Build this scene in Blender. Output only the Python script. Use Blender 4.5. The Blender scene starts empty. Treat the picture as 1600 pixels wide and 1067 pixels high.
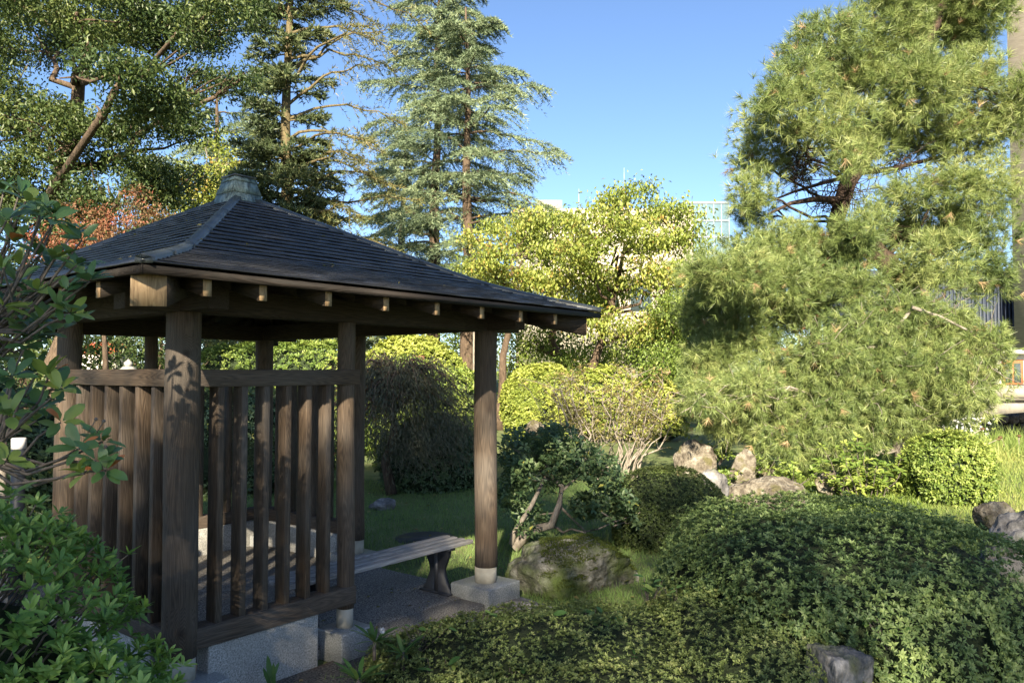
import bpy, math, random
import numpy as np
from mathutils import Vector, noise as mnoise

R = math.radians
rng = np.random.default_rng(7)
random.seed(7)

# ------------------------------------------------------------------ camera
sc = bpy.context.scene
F_PX, PITCH, CAM_Z = 1221.5, R(2.2), 1.9
cam_data = bpy.data.cameras.new("camera")
cam_data.sensor_width = 36.0
cam_data.lens = F_PX / 1600.0 * 36.0
cam_data.clip_start = 0.05
cam_data.clip_end = 3000.0
cam = bpy.data.objects.new("camera", cam_data)
cam.location = (0, 0, CAM_Z)
cam.rotation_euler = (R(90) + PITCH, 0, 0)
sc.collection.objects.link(cam)
sc.camera = cam

# ------------------------------------------------------------------ sky and sun
SUN_EL, SUN_AZ = R(27.5), R(4.0)          # light travels towards +Y, slightly to +X
world = bpy.data.worlds.new("World")
sc.world = world
world.use_nodes = True
wn, wl = world.node_tree.nodes, world.node_tree.links
for n in list(wn):
    wn.remove(n)
sky = wn.new("ShaderNodeTexSky")
sky.sky_type = 'NISHITA'
sky.sun_disc = False
sky.sun_elevation = SUN_EL
sky.sun_rotation = math.pi + SUN_AZ
sky.altitude = 600
sky.air_density = 0.80
sky.dust_density = 0.9
sky.ozone_density = 3.4
bg = wn.new("ShaderNodeBackground")
bg.inputs[1].default_value = 0.063
wo = wn.new("ShaderNodeOutputWorld")
wl.new(sky.outputs[0], bg.inputs[0])
wl.new(bg.outputs[0], wo.inputs[0])

sun_data = bpy.data.lights.new("sun", 'SUN')
sun_data.energy = 5.0
sun_data.angle = R(0.53)
sun_data.color = (1.0, 0.86, 0.64)
sun = bpy.data.objects.new("sun", sun_data)
sdir = Vector((math.sin(SUN_AZ) * math.cos(SUN_EL), math.cos(SUN_AZ) * math.cos(SUN_EL), -math.sin(SUN_EL)))
sun.rotation_euler = sdir.to_track_quat('-Z', 'Y').to_euler()
sun.location = (-2, -20, 20)
sc.collection.objects.link(sun)

vs = sc.view_settings
vs.view_transform = 'Standard'
vs.look = 'None'
vs.exposure = 2.08
vs.gamma = 1.0
vs.use_curve_mapping = False
sc.cycles.max_bounces = 6
sc.cycles.diffuse_bounces = 3
sc.cycles.glossy_bounces = 2
sc.cycles.transmission_bounces = 4
sc.cycles.transparent_max_bounces = 4
sc.cycles.sample_clamp_indirect = 6.0
sc.cycles.use_denoising = True

# ------------------------------------------------------------------ helpers
COL = sc.collection

def thing(name, label, cat, loc=(0, 0, 0), rz=0.0, group=None):
    o = bpy.data.objects.new(name, None)
    o.empty_display_size = 0.2
    o.location = loc
    o.rotation_euler = (0, 0, rz)
    COL.objects.link(o)
    o["label"] = label
    o["category"] = cat
    if group:
        o["group"] = group
    return o

def np_mesh(name, V, Fs, tint=None, smooth=False):
    """V (n,3); Fs: list of int arrays (m,k)"""
    V = np.asarray(V, dtype=np.float32).reshape(-1, 3)
    if isinstance(Fs, np.ndarray):
        Fs = [Fs]
    Fs = [np.asarray(f, dtype=np.int32) for f in Fs if len(f)]
    me = bpy.data.meshes.new(name)
    me.vertices.add(len(V))
    me.vertices.foreach_set("co", V.ravel())
    loops = np.concatenate([f.ravel() for f in Fs])
    tot = np.concatenate([np.full(len(f), f.shape[1], dtype=np.int32) for f in Fs])
    start = np.concatenate([[0], np.cumsum(tot)[:-1]]).astype(np.int32)
    me.loops.add(len(loops))
    me.loops.foreach_set("vertex_index", loops)
    me.polygons.add(len(tot))
    me.polygons.foreach_set("loop_start", start)
    if smooth:
        me.polygons.foreach_set("use_smooth", np.ones(len(tot), dtype=bool))
    me.update(calc_edges=True)
    if tint is not None:
        at = me.attributes.new("tint", 'FLOAT', 'POINT')
        at.data.foreach_set("value", np.asarray(tint, dtype=np.float32))
    return me

def link(name, me, mat=None, parent=None, loc=(0, 0, 0), rot=(0, 0, 0)):
    o = bpy.data.objects.new(name, me)
    if mat is not None and len(me.materials) == 0:
        me.materials.append(mat)
    o.location = loc
    o.rotation_euler = rot
    if parent is not None:
        o.parent = parent
    COL.objects.link(o)
    return o

def tag(o, label=None, cat=None, group=None, kind=None):
    if label:
        o["label"] = label
    if cat:
        o["category"] = cat
    if group:
        o["group"] = group
    if kind:
        o["kind"] = kind
    return o

class MB:
    """collects simple solids into one mesh"""
    def __init__(self):
        self.V, self.F3, self.F4, self.n = [], [], [], 0
    def add(self, V, F):
        V = np.asarray(V, dtype=float).reshape(-1, 3)
        F = np.asarray(F, dtype=int) + self.n
        (self.F3 if F.shape[1] == 3 else self.F4).append(F)
        self.V.append(V)
        self.n += len(V)
        return self
    def hexa(self, V8):
        return self.add(V8, [[0, 3, 2, 1], [4, 5, 6, 7], [0, 1, 5, 4], [1, 2, 6, 5], [2, 3, 7, 6], [3, 0, 4, 7]])
    def box(self, x0, x1, y0, y1, z0, z1):
        return self.hexa([(x0, y0, z0), (x1, y0, z0), (x1, y1, z0), (x0, y1, z0),
                          (x0, y0, z1), (x1, y0, z1), (x1, y1, z1), (x0, y1, z1)])
    def tube(self, pts, rad, k=8, cap=True):
        pts = np.asarray(pts, float)
        n = len(pts)
        rad = np.broadcast_to(np.asarray(rad, float), (n,))
        T = np.gradient(pts, axis=0)
        T /= np.linalg.norm(T, axis=1)[:, None] + 1e-9
        ref = np.array([0.0, 0, 1.0]) if abs(T[0][2]) < 0.9 else np.array([1.0, 0, 0])
        A = np.cross(T, ref)
        A /= np.linalg.norm(A, axis=1)[:, None] + 1e-9
        B = np.cross(T, A)
        th = np.linspace(0, 2 * np.pi, k, endpoint=False)
        V = pts[:, None, :] + rad[:, None, None] * (np.cos(th)[None, :, None] * A[:, None, :] + np.sin(th)[None, :, None] * B[:, None, :])
        idx = np.arange(n * k).reshape(n, k)
        a, b = idx[:-1], idx[1:]
        F = np.stack([a, b, np.roll(b, -1, 1), np.roll(a, -1, 1)], -1).reshape(-1, 4)
        V = V.reshape(-1, 3)
        base = self.n
        self.add(V, F)
        if cap:
            c = np.stack([pts[0], pts[-1]])
            self.V.append(c)
            c0, c1 = self.n, self.n + 1
            self.n += 2
            i0 = base + idx[0]
            i1 = base + idx[-1]
            self.F3.append(np.stack([i0, np.roll(i0, -1), np.full(k, c0)], -1))
            self.F3.append(np.stack([np.roll(i1, -1), i1, np.full(k, c1)], -1))
        return self
    def mesh(self, name, smooth=False):
        V = np.concatenate(self.V)
        return np_mesh(name, V, ([np.concatenate(self.F3)] if self.F3 else []) + ([np.concatenate(self.F4)] if self.F4 else []), smooth=smooth)
    def build(self, name, mat, parent=None, smooth=False, bevel=0.0, loc=(0, 0, 0), rot=(0, 0, 0)):
        o = link(name, self.mesh(name, smooth), mat, parent, loc, rot)
        if bevel:
            m = o.modifiers.new("bevel", 'BEVEL')
            m.width = bevel
            m.segments = 2
            m.limit_method = 'ANGLE'
        return o

def unit(a):
    return a / (np.linalg.norm(a, axis=-1, keepdims=True) + 1e-9)

def rand_unit(n):
    return unit(rng.normal(size=(n, 3)))

def leaf_geo(P, D, N, L, W, fold=0.22, droop=0.12):
    D = unit(D)
    S = unit(np.cross(D, N))
    N2 = np.cross(S, D)
    L = np.broadcast_to(np.asarray(L, float), (len(P),))[:, None]
    W = np.broadcast_to(np.asarray(W, float), (len(P),))[:, None]
    mid = P + D * L * 0.5 + N2 * W * fold
    V = np.stack([P, mid - S * W * 0.5, P + D * L - N2 * L * droop, mid + S * W * 0.5], 1)
    i = np.arange(len(P))[:, None] * 4
    F = np.concatenate([i + np.array([[0, 2, 1]]), i + np.array([[0, 3, 2]])], 0)
    return V.reshape(-1, 3), F

def needle_geo(P, D, L, W):
    """thin triangles"""
    D = unit(D)
    S = unit(np.cross(D, rand_unit(len(P))))
    L = np.broadcast_to(np.asarray(L, float), (len(P),))[:, None]
    W = np.broadcast_to(np.asarray(W, float), (len(P),))[:, None]
    V = np.stack([P - S * W * 0.5, P + S * W * 0.5, P + D * L], 1)
    F = np.arange(len(P) * 3).reshape(-1, 3)
    return V.reshape(-1, 3), F

BL = np.array([(0, 0, 0), (0.28, -0.40, 0.10), (0.66, -0.46, 0.08), (1.0, 0, -0.06), (0.66, 0.46, 0.08), (0.28, 0.40, 0.10), (0.30, 0, 0.0), (0.68, 0, 0.0),
               (0.88, -0.27, 0.02), (0.88, 0.27, 0.02)])
BF = np.array([(0, 6, 1), (6, 7, 2), (6, 2, 1), (7, 8, 2), (7, 3, 8), (0, 5, 6), (6, 4, 7), (6, 5, 4), (7, 4, 9), (7, 9, 3)])

def big_leaf_geo(P, D, N, L, W, bend=0.18):
    D = unit(D)
    S = unit(np.cross(D, N))
    N2 = np.cross(S, D)
    L = np.broadcast_to(np.asarray(L, float), (len(P),))[:, None, None]
    W = np.broadcast_to(np.asarray(W, float), (len(P),))[:, None, None]
    x = BL[None, :, 0:1]
    V = P[:, None, :] + D[:, None, :] * L * x + S[:, None, :] * W * BL[None, :, 1:2] + N2[:, None, :] * (W * BL[None, :, 2:3] - L * bend * x * x)
    i = np.arange(len(P))[:, None, None] * len(BL)
    F = (i + BF[None]).reshape(-1, 3)
    return V.reshape(-1, 3), F

def tint_of(n, k, lo=0.0, hi=1.0, base=None):
    t = rng.uniform(lo, hi, n) if base is None else np.clip(base + rng.normal(0, 0.16, n), 0, 1)
    return np.repeat(t, k)

# ------------------------------------------------------------------ materials
def new_mat(name):
    m = bpy.data.materials.new(name)
    m.use_nodes = True
    nt = m.node_tree
    for n in list(nt.nodes):
        nt.nodes.remove(n)
    out = nt.nodes.new("ShaderNodeOutputMaterial")
    return m, nt.nodes, nt.links, out

def ramp(nodes, cols):
    r = nodes.new("ShaderNodeValToRGB")
    e = r.color_ramp.elements
    while len(e) < len(cols):
        e.new(0.5)
    for i, (p, c) in enumerate(cols):
        e[i].position = p
        e[i].color = (c[0], c[1], c[2], 1)
    return r

def leaf_mat(name, cols, rough=0.5, transl=0.35, spec=0.4, warm=1.0):
    m, nd, lk, out = new_mat(name)
    at = nd.new("ShaderNodeAttribute")
    at.attribute_name = "tint"
    rp = ramp(nd, cols)
    lk.new(at.outputs["Fac"], rp.inputs[0])
    p = nd.new("ShaderNodeBsdfPrincipled")
    p.inputs["Roughness"].default_value = rough
    p.inputs["Specular IOR Level"].default_value = spec
    tr = nd.new("ShaderNodeBsdfTranslucent")
    hs = nd.new("ShaderNodeHueSaturation")
    hs.inputs["Hue"].default_value = 0.485
    hs.inputs["Saturation"].default_value = 1.1
    hs.inputs["Value"].default_value = 1.2
    mx = nd.new("ShaderNodeMixShader")
    mx.inputs[0].default_value = transl
    lk.new(rp.outputs[0], p.inputs["Base Color"])
    lk.new(rp.outputs[0], hs.inputs["Color"])
    lk.new(hs.outputs[0], tr.inputs[0])
    lk.new(p.outputs[0], mx.inputs[1])
    lk.new(tr.outputs[0], mx.inputs[2])
    lk.new(mx.outputs[0], out.inputs[0])
    return m

def noise_mat(name, cols, scale=8.0, detail=6.0, rough=0.8, bump=0.3, bscale=None, stretch=(1, 1, 1), distort=0.0, bdist=0.02, spec=0.3, metallic=0.0, second=None):
    m, nd, lk, out = new_mat(name)
    tc = nd.new("ShaderNodeTexCoord")
    oi = nd.new("ShaderNodeObjectInfo")
    ml = nd.new("ShaderNodeMath")
    ml.operation = 'MULTIPLY'
    ml.inputs[1].default_value = 37.0
    lk.new(oi.outputs["Random"], ml.inputs[0])
    ad = nd.new("ShaderNodeVectorMath")
    ad.operation = 'ADD'
    lk.new(tc.outputs["Object"], ad.inputs[0])
    lk.new(ml.outputs[0], ad.inputs[1])
    mp = nd.new("ShaderNodeMapping")
    mp.inputs["Scale"].default_value = stretch
    lk.new(ad.outputs[0], mp.inputs[0])
    nz = nd.new("ShaderNodeTexNoise")
    nz.inputs["Scale"].default_value = scale
    nz.inputs["Detail"].default_value = detail
    nz.inputs["Roughness"].default_value = 0.62
    nz.inputs["Distortion"].default_value = distort
    lk.new(mp.outputs[0], nz.inputs["Vector"])
    rp = ramp(nd, cols)
    lk.new(nz.outputs["Fac"], rp.inputs[0])
    col = rp.outputs[0]
    if second:
        s_scale, s_lo, s_hi, s_col = second
        n2 = nd.new("ShaderNodeTexNoise")
        n2.inputs["Scale"].default_value = s_scale
        n2.inputs["Detail"].default_value = 5
        lk.new(ad.outputs[0], n2.inputs["Vector"])
        r2 = ramp(nd, [(s_lo, (0, 0, 0)), (s_hi, (1, 1, 1))])
        lk.new(n2.outputs["Fac"], r2.inputs[0])
        mx = nd.new("ShaderNodeMixRGB")
        mx.inputs[2].default_value = (*s_col, 1)
        lk.new(r2.outputs[0], mx.inputs[0])
        lk.new(col, mx.inputs[1])
        col = mx.outputs[0]
    p = nd.new("ShaderNodeBsdfPrincipled")
    p.inputs["Roughness"].default_value = rough
    p.inputs["Specular IOR Level"].default_value = spec
    p.inputs["Metallic"].default_value = metallic
    lk.new(col, p.inputs["Base Color"])
    if bump:
        nb = nz
        if bscale:
            nb = nd.new("ShaderNodeTexNoise")
            nb.inputs["Scale"].default_value = bscale
            nb.inputs["Detail"].default_value = 6
            lk.new(mp.outputs[0], nb.inputs["Vector"])
        bp = nd.new("ShaderNodeBump")
        bp.inputs["Strength"].default_value = bump
        bp.inputs["Distance"].default_value = bdist
        lk.new(nb.outputs["Fac"], bp.inputs["Height"])
        lk.new(bp.outputs[0], p.inputs["Normal"])
    lk.new(p.outputs[0], out.inputs[0])
    return m

def wood_mat(name, axis, dark, mid, light, grey, rough=0.72, knots=()):
    """weathered timber, rings stretched along one axis"""
    m, nd, lk, out = new_mat(name)
    tc = nd.new("ShaderNodeTexCoord")
    oi = nd.new("ShaderNodeObjectInfo")
    ml = nd.new("ShaderNodeMath"); ml.operation = 'MULTIPLY'; ml.inputs[1].default_value = 53.0
    lk.new(oi.outputs["Random"], ml.inputs[0])
    ad = nd.new("ShaderNodeVectorMath"); ad.operation = 'ADD'
    lk.new(tc.outputs["Object"], ad.inputs[0]); lk.new(ml.outputs[0], ad.inputs[1])
    mp = nd.new("ShaderNodeMapping")
    st = [1.0, 1.0, 1.0]; st["xyz".index(axis)] = 0.07
    mp.inputs["Scale"].default_value = st
    lk.new(ad.outputs[0], mp.inputs[0])
    # warp the rings
    n0 = nd.new("ShaderNodeTexNoise"); n0.inputs["Scale"].default_value = 11.0; n0.inputs["Detail"].default_value = 2.0
    lk.new(mp.outputs[0], n0.inputs["Vector"])
    mm = nd.new("ShaderNodeMath"); mm.operation = 'MULTIPLY'; mm.inputs[1].default_value = 26.0
    lk.new(n0.outputs["Fac"], mm.inputs[0])
    ring_in = mm.outputs[0]
    dark_in = None
    for kx, ky, kz, kr in knots:
        dv = nd.new("ShaderNodeVectorMath"); dv.operation = 'DISTANCE'; dv.inputs[1].default_value = (kx, ky, kz)
        lk.new(tc.outputs["Object"], dv.inputs[0])
        mr = nd.new("ShaderNodeMapRange"); mr.inputs[1].default_value = 0.0; mr.inputs[2].default_value = kr * 2.6; mr.inputs[3].default_value = 1.0; mr.inputs[4].default_value = 0.0
        lk.new(dv.outputs["Value"], mr.inputs[0])
        pw = nd.new("ShaderNodeMath"); pw.operation = 'MULTIPLY_ADD'; pw.inputs[1].default_value = 7.0
        lk.new(mr.outputs[0], pw.inputs[0]); lk.new(ring_in, pw.inputs[2])
        ring_in = pw.outputs[0]
        m3 = nd.new("ShaderNodeMapRange"); m3.inputs[1].default_value = kr * 0.15; m3.inputs[2].default_value = kr * 0.75; m3.inputs[3].default_value = 0.85; m3.inputs[4].default_value = 0.0
        lk.new(dv.outputs["Value"], m3.inputs[0])
        if dark_in is None:
            dark_in = m3.outputs[0]
        else:
            mxx = nd.new("ShaderNodeMath"); mxx.operation = 'MAXIMUM'
            lk.new(dark_in, mxx.inputs[0]); lk.new(m3.outputs[0], mxx.inputs[1]); dark_in = mxx.outputs[0]
    fr = nd.new("ShaderNodeMath"); fr.operation = 'PINGPONG'; fr.inputs[1].default_value = 0.5
    lk.new(ring_in, fr.inputs[0])
    n1 = nd.new("ShaderNodeTexNoise"); n1.inputs["Scale"].default_value = 95.0; n1.inputs["Detail"].default_value = 4.0
    lk.new(mp.outputs[0], n1.inputs["Vector"])
    a1 = nd.new("ShaderNodeMath"); a1.operation = 'MULTIPLY_ADD'; a1.inputs[1].default_value = 0.8; 
    lk.new(fr.outputs[0], a1.inputs[0])
    m2 = nd.new("ShaderNodeMath"); m2.operation = 'MULTIPLY'; m2.inputs[1].default_value = 0.65
    lk.new(n1.outputs["Fac"], m2.inputs[0]); lk.new(m2.outputs[0], a1.inputs[2])
    rp = ramp(nd, [(0.18, dark), (0.5, mid), (0.85, light)])
    lk.new(a1.outputs[0], rp.inputs[0])
    # weathering patches
    n2 = nd.new("ShaderNodeTexNoise"); n2.inputs["Scale"].default_value = 2.3; n2.inputs["Detail"].default_value = 5.0
    lk.new(ad.outputs[0], n2.inputs["Vector"])
    r2 = ramp(nd, [(0.35, (0, 0, 0)), (0.68, (1, 1, 1))])
    lk.new(n2.outputs["Fac"], r2.inputs[0])
    mg = nd.new("ShaderNodeMath"); mg.operation = 'MULTIPLY'; mg.inputs[1].default_value = 0.62
    lk.new(r2.outputs[0], mg.inputs[0])
    gr = ramp(nd, [(0.15, tuple(c * 0.55 for c in grey)), (0.8, grey)])
    lk.new(a1.outputs[0], gr.inputs[0])
    mx = nd.new("ShaderNodeMixRGB")
    lk.new(mg.outputs[0], mx.inputs[0]); lk.new(rp.outputs[0], mx.inputs[1]); lk.new(gr.outputs[0], mx.inputs[2])
    p = nd.new("ShaderNodeBsdfPrincipled")
    p.inputs["Roughness"].default_value = rough
    p.inputs["Specular IOR Level"].default_value = 0.3
    colr = mx.outputs[0]
    if dark_in is not None:
        kd = nd.new("ShaderNodeMixRGB"); kd.inputs[2].default_value = (0.02, 0.013, 0.009, 1)
        lk.new(dark_in, kd.inputs[0]); lk.new(colr, kd.inputs[1]); colr = kd.outputs[0]
    lk.new(colr, p.inputs["Base Color"])
    bp = nd.new("ShaderNodeBump"); bp.inputs["Strength"].default_value = 0.55; bp.inputs["Distance"].default_value = 0.006
    lk.new(a1.outputs[0], bp.inputs["Height"]); lk.new(bp.outputs[0], p.inputs["Normal"])
    lk.new(p.outputs[0], out.inputs[0])
    return m

def plain_mat(name, col, rough=0.6, spec=0.3, metallic=0.0):
    return noise_mat(name, [(0.3, tuple(c * 0.82 for c in col)), (0.7, tuple(min(1, c * 1.12) for c in col))], scale=3.0, rough=rough, bump=0, spec=spec, metallic=metallic)

M = {}
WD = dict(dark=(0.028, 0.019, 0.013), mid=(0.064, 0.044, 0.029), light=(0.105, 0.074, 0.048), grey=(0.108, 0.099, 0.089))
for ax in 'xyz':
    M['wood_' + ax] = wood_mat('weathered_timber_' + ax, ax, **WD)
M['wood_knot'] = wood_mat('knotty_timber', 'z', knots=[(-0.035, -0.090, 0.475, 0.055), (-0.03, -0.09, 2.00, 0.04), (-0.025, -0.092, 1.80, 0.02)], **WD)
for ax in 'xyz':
    M['beam_' + ax] = wood_mat('shade_darkened_timber_' + ax, ax, (0.014, 0.009, 0.006), (0.032, 0.021, 0.014), (0.055, 0.037, 0.024), (0.05, 0.042, 0.034))  # darker copy of the post timber, under-eave shade put into the colour
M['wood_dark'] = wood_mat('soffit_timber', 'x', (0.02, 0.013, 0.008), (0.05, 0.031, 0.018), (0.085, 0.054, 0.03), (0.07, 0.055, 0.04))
M['fascia'] = wood_mat('shade_darkened_fascia', 'x', (0.005, 0.004, 0.003), (0.012, 0.009, 0.007), (0.022, 0.016, 0.012), (0.018, 0.015, 0.013))  # dark board, colour deepened further to stand in for shade at the eave
M['wood_bench'] = wood_mat('bench_timber', 'x', (0.16, 0.15, 0.14), (0.27, 0.255, 0.245), (0.36, 0.345, 0.335), (0.38, 0.375, 0.375))
M['endgrain'] = noise_mat('cut_timber_end', [(0.3, (0.15, 0.10, 0.055)), (0.5, (0.30, 0.21, 0.12)), (0.72, (0.40, 0.30, 0.18))], scale=5, stretch=(6, 6, 1), distort=1.5, rough=0.75, bump=0.3, bdist=0.004)
M['shingle'] = noise_mat('tarred_shingle', [(0.30, (0.008, 0.008, 0.009)), (0.55, (0.022, 0.022, 0.024)), (0.78, (0.055, 0.056, 0.06))], scale=4.5, detail=9, stretch=(1, 1, 3), rough=0.36, bump=0.6, bscale=38, bdist=0.006, spec=0.55, distort=0.6)
M['copper_dark'] = noise_mat('tarnished_copper_sheet', [(0.3, (0.03, 0.034, 0.035)), (0.6, (0.065, 0.075, 0.076)), (0.8, (0.12, 0.14, 0.135))], scale=7, detail=8, rough=0.38, bump=0.25, bdist=0.004, spec=0.6, metallic=0.35)
M['copper_green'] = noise_mat('verdigris_copper', [(0.32, (0.045, 0.055, 0.05)), (0.5, (0.12, 0.165, 0.155)), (0.72, (0.26, 0.335, 0.315))], scale=6, detail=8, stretch=(6, 6, 0.8), rough=0.6, bump=0.2, bdist=0.004, spec=0.35)
M['granite'] = noise_mat('granite', [(0.30, (0.10, 0.10, 0.098)), (0.48, (0.27, 0.27, 0.26)), (0.66, (0.44, 0.44, 0.42))], scale=115, detail=3, rough=0.6, bump=0.12, bdist=0.003, second=(2.2, 0.45, 0.8, (0.17, 0.165, 0.145)))
M['granite_pol'] = noise_mat('dressed_granite', [(0.30, (0.09, 0.095, 0.098)), (0.48, (0.21, 0.22, 0.22)), (0.66, (0.36, 0.37, 0.365))], scale=105, detail=3, rough=0.32, bump=0.05, bdist=0.002, spec=0.5, second=(3.2, 0.5, 0.85, (0.14, 0.145, 0.135)))
M['concrete'] = noise_mat('mortar_collar', [(0.3, (0.27, 0.25, 0.20)), (0.7, (0.42, 0.395, 0.325))], scale=9, detail=8, rough=0.85, bump=0.25, bdist=0.004)
M['exposed_agg'] = noise_mat('exposed_aggregate', [(0.36, (0.03, 0.029, 0.027)), (0.5, (0.15, 0.142, 0.13)), (0.64, (0.33, 0.31, 0.28))], scale=85, detail=2.5, rough=0.75, bump=0.8, bdist=0.012, second=(1.6, 0.5, 0.8, (0.11, 0.10, 0.085)))
M['iron'] = noise_mat('black_cast_iron', [(0.3, (0.012, 0.013, 0.016)), (0.7, (0.03, 0.031, 0.035))], scale=14, rough=0.5, bump=0.15, bdist=0.004, spec=0.5)
M['stone_lit'] = noise_mat('garden_boulder', [(0.30, (0.045, 0.037, 0.028)), (0.46, (0.115, 0.10, 0.078)), (0.58, (0.185, 0.168, 0.135)), (0.72, (0.32, 0.30, 0.25))], scale=9, detail=14, rough=0.95, bump=1.0, bscale=24, bdist=0.06, second=(5.0, 0.56, 0.64, (0.10, 0.092, 0.045)))
M['stone_grey'] = noise_mat('grey_boulder', [(0.32, (0.055, 0.053, 0.05)), (0.5, (0.14, 0.135, 0.13)), (0.68, (0.30, 0.29, 0.28))], scale=7, detail=12, rough=0.88, bump=0.9, bscale=18, bdist=0.04, second=(4.0, 0.55, 0.72, (0.07, 0.085, 0.03)))
M['stone_moss'] = noise_mat('lichened_boulder', [(0.30, (0.035, 0.036, 0.028)), (0.5, (0.10, 0.10, 0.08)), (0.70, (0.26, 0.26, 0.24))], scale=9, detail=12, rough=0.95, bump=1.0, bscale=22, bdist=0.04, second=(2.6, 0.45, 0.6, (0.06, 0.085, 0.022)))
M['rubble'] = noise_mat('dark_rubble_stone', [(0.3, (0.03, 0.03, 0.03)), (0.7, (0.10, 0.098, 0.09))], scale=6, rough=0.9, bump=0.6)
M['bark'] = noise_mat('rough_bark', [(0.3, (0.035, 0.025, 0.018)), (0.55, (0.095, 0.068, 0.047)), (0.75, (0.17, 0.13, 0.092))], scale=9, detail=8, stretch=(3, 3, 0.6), rough=0.9, bump=1.0, bdist=0.04)
M['bark_moss'] = noise_mat('mossy_bark', [(0.3, (0.05, 0.042, 0.022)), (0.55, (0.13, 0.105, 0.055)), (0.75, (0.22, 0.18, 0.085))], scale=9, detail=8, stretch=(3, 3, 0.6), rough=0.9, bump=1.0, bdist=0.04)
M['bark_dark'] = noise_mat('dark_pine_bark', [(0.3, (0.02, 0.014, 0.011)), (0.55, (0.055, 0.037, 0.028)), (0.75, (0.11, 0.07, 0.052))], scale=8, detail=8, stretch=(3, 3, 0.8), rough=0.9, bump=1.0, bdist=0.04)
M['bark_red'] = noise_mat('red_pine_bark', [(0.3, (0.07, 0.035, 0.022)), (0.55, (0.20, 0.10, 0.062)), (0.78, (0.33, 0.185, 0.12))], scale=8, detail=8, stretch=(3, 3, 0.8), rough=0.9, bump=1.0, bdist=0.04)
M['bark_pale'] = noise_mat('pale_bark', [(0.3, (0.11, 0.095, 0.08)), (0.55, (0.22, 0.195, 0.165)), (0.78, (0.35, 0.32, 0.28))], scale=10, detail=8, stretch=(3, 3, 0.8), rough=0.85, bump=0.7, bdist=0.02)
M['twig'] = noise_mat('grey_twig', [(0.3, (0.06, 0.05, 0.045)), (0.7, (0.15, 0.13, 0.115))], scale=30, rough=0.85, bump=0.4, bdist=0.004)
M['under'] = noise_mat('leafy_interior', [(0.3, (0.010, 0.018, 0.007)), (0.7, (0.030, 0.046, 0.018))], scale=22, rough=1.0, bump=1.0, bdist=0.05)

lm = leaf_mat
M['lf_azalea'] = lm('azalea_leaf', [(0.0, (0.059, 0.130, 0.033)), (0.5, (0.142, 0.266, 0.059)), (1.0, (0.307, 0.448, 0.118))], rough=0.42, spec=0.4)
M['lf_hedge'] = lm('hedge_azalea_leaf', [(0.0, (0.065, 0.112, 0.042)), (0.55, (0.150, 0.222, 0.078)), (1.0, (0.265, 0.340, 0.125))], rough=0.45, spec=0.35)
M['lf_cover'] = lm('low_azalea_leaf', [(0.0, (0.077, 0.116, 0.039)), (0.6, (0.182, 0.237, 0.073)), (1.0, (0.319, 0.352, 0.138))], rough=0.5)
M['lf_magnolia'] = lm('leathery_leaf', [(0.0, (0.042, 0.097, 0.036)), (0.55, (0.097, 0.179, 0.054)), (0.93, (0.235, 0.300, 0.065)), (1.0, (0.438, 0.162, 0.056))], rough=0.34, spec=0.5, transl=0.25)
M['lf_bright'] = lm('bright_box_leaf', [(0.0, (0.125, 0.175, 0.030)), (0.5, (0.265, 0.320, 0.060)), (1.0, (0.440, 0.470, 0.120))], rough=0.5)
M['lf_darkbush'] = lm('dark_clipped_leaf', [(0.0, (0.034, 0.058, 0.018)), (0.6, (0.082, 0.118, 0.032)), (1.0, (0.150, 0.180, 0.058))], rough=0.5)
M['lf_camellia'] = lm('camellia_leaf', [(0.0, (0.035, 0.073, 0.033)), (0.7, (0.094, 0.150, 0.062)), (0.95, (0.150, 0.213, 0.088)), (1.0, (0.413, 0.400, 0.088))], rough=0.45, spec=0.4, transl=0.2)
M['lf_brown'] = lm('sparse_bronze_leaf', [(0.0, (0.100, 0.110, 0.030)), (0.5, (0.215, 0.205, 0.065)), (1.0, (0.37, 0.28, 0.13))], rough=0.6)
M['lf_cherry'] = lm('autumn_cherry_leaf', [(0.0, (0.11, 0.16, 0.03)), (0.5, (0.235, 0.295, 0.06)), (0.9, (0.38, 0.38, 0.10)), (1.0, (0.42, 0.28, 0.08))], rough=0.5, transl=0.42)
M['lf_green'] = lm('fresh_green_leaf', [(0.0, (0.070, 0.125, 0.025)), (0.6, (0.165, 0.235, 0.045)), (1.0, (0.290, 0.350, 0.085))], rough=0.5)
M['lf_oak'] = lm('evergreen_oak_leaf', [(0.0, (0.026, 0.050, 0.018)), (0.6, (0.066, 0.104, 0.033)), (1.0, (0.150, 0.185, 0.058))], rough=0.45, spec=0.4)
M['lf_fir'] = lm('fir_needle', [(0.0, (0.030, 0.050, 0.024)), (0.6, (0.085, 0.115, 0.048)), (1.0, (0.180, 0.195, 0.080))], rough=0.5, transl=0.15)
M['lf_cedar'] = lm('cedar_needle', [(0.0, (0.066, 0.102, 0.060)), (0.6, (0.158, 0.212, 0.115)), (1.0, (0.300, 0.345, 0.185))], rough=0.55, transl=0.15)
M['lf_sparse'] = lm('thin_fir_needle', [(0.0, (0.05, 0.065, 0.025)), (0.6, (0.13, 0.135, 0.045)), (1.0, (0.26, 0.215, 0.075))], rough=0.55, transl=0.2)
M['lf_pine'] = lm('pine_needle', [(0.0, (0.066, 0.108, 0.034)), (0.55, (0.178, 0.232, 0.072)), (0.93, (0.330, 0.362, 0.140)), (1.0, (0.36, 0.26, 0.14))], rough=0.45, transl=0.2)
M['lf_maple'] = lm('bronze_laceleaf', [(0.0, (0.055, 0.065, 0.036)), (0.7, (0.125, 0.130, 0.082)), (1.0, (0.19, 0.150, 0.100))], rough=0.6)
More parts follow.
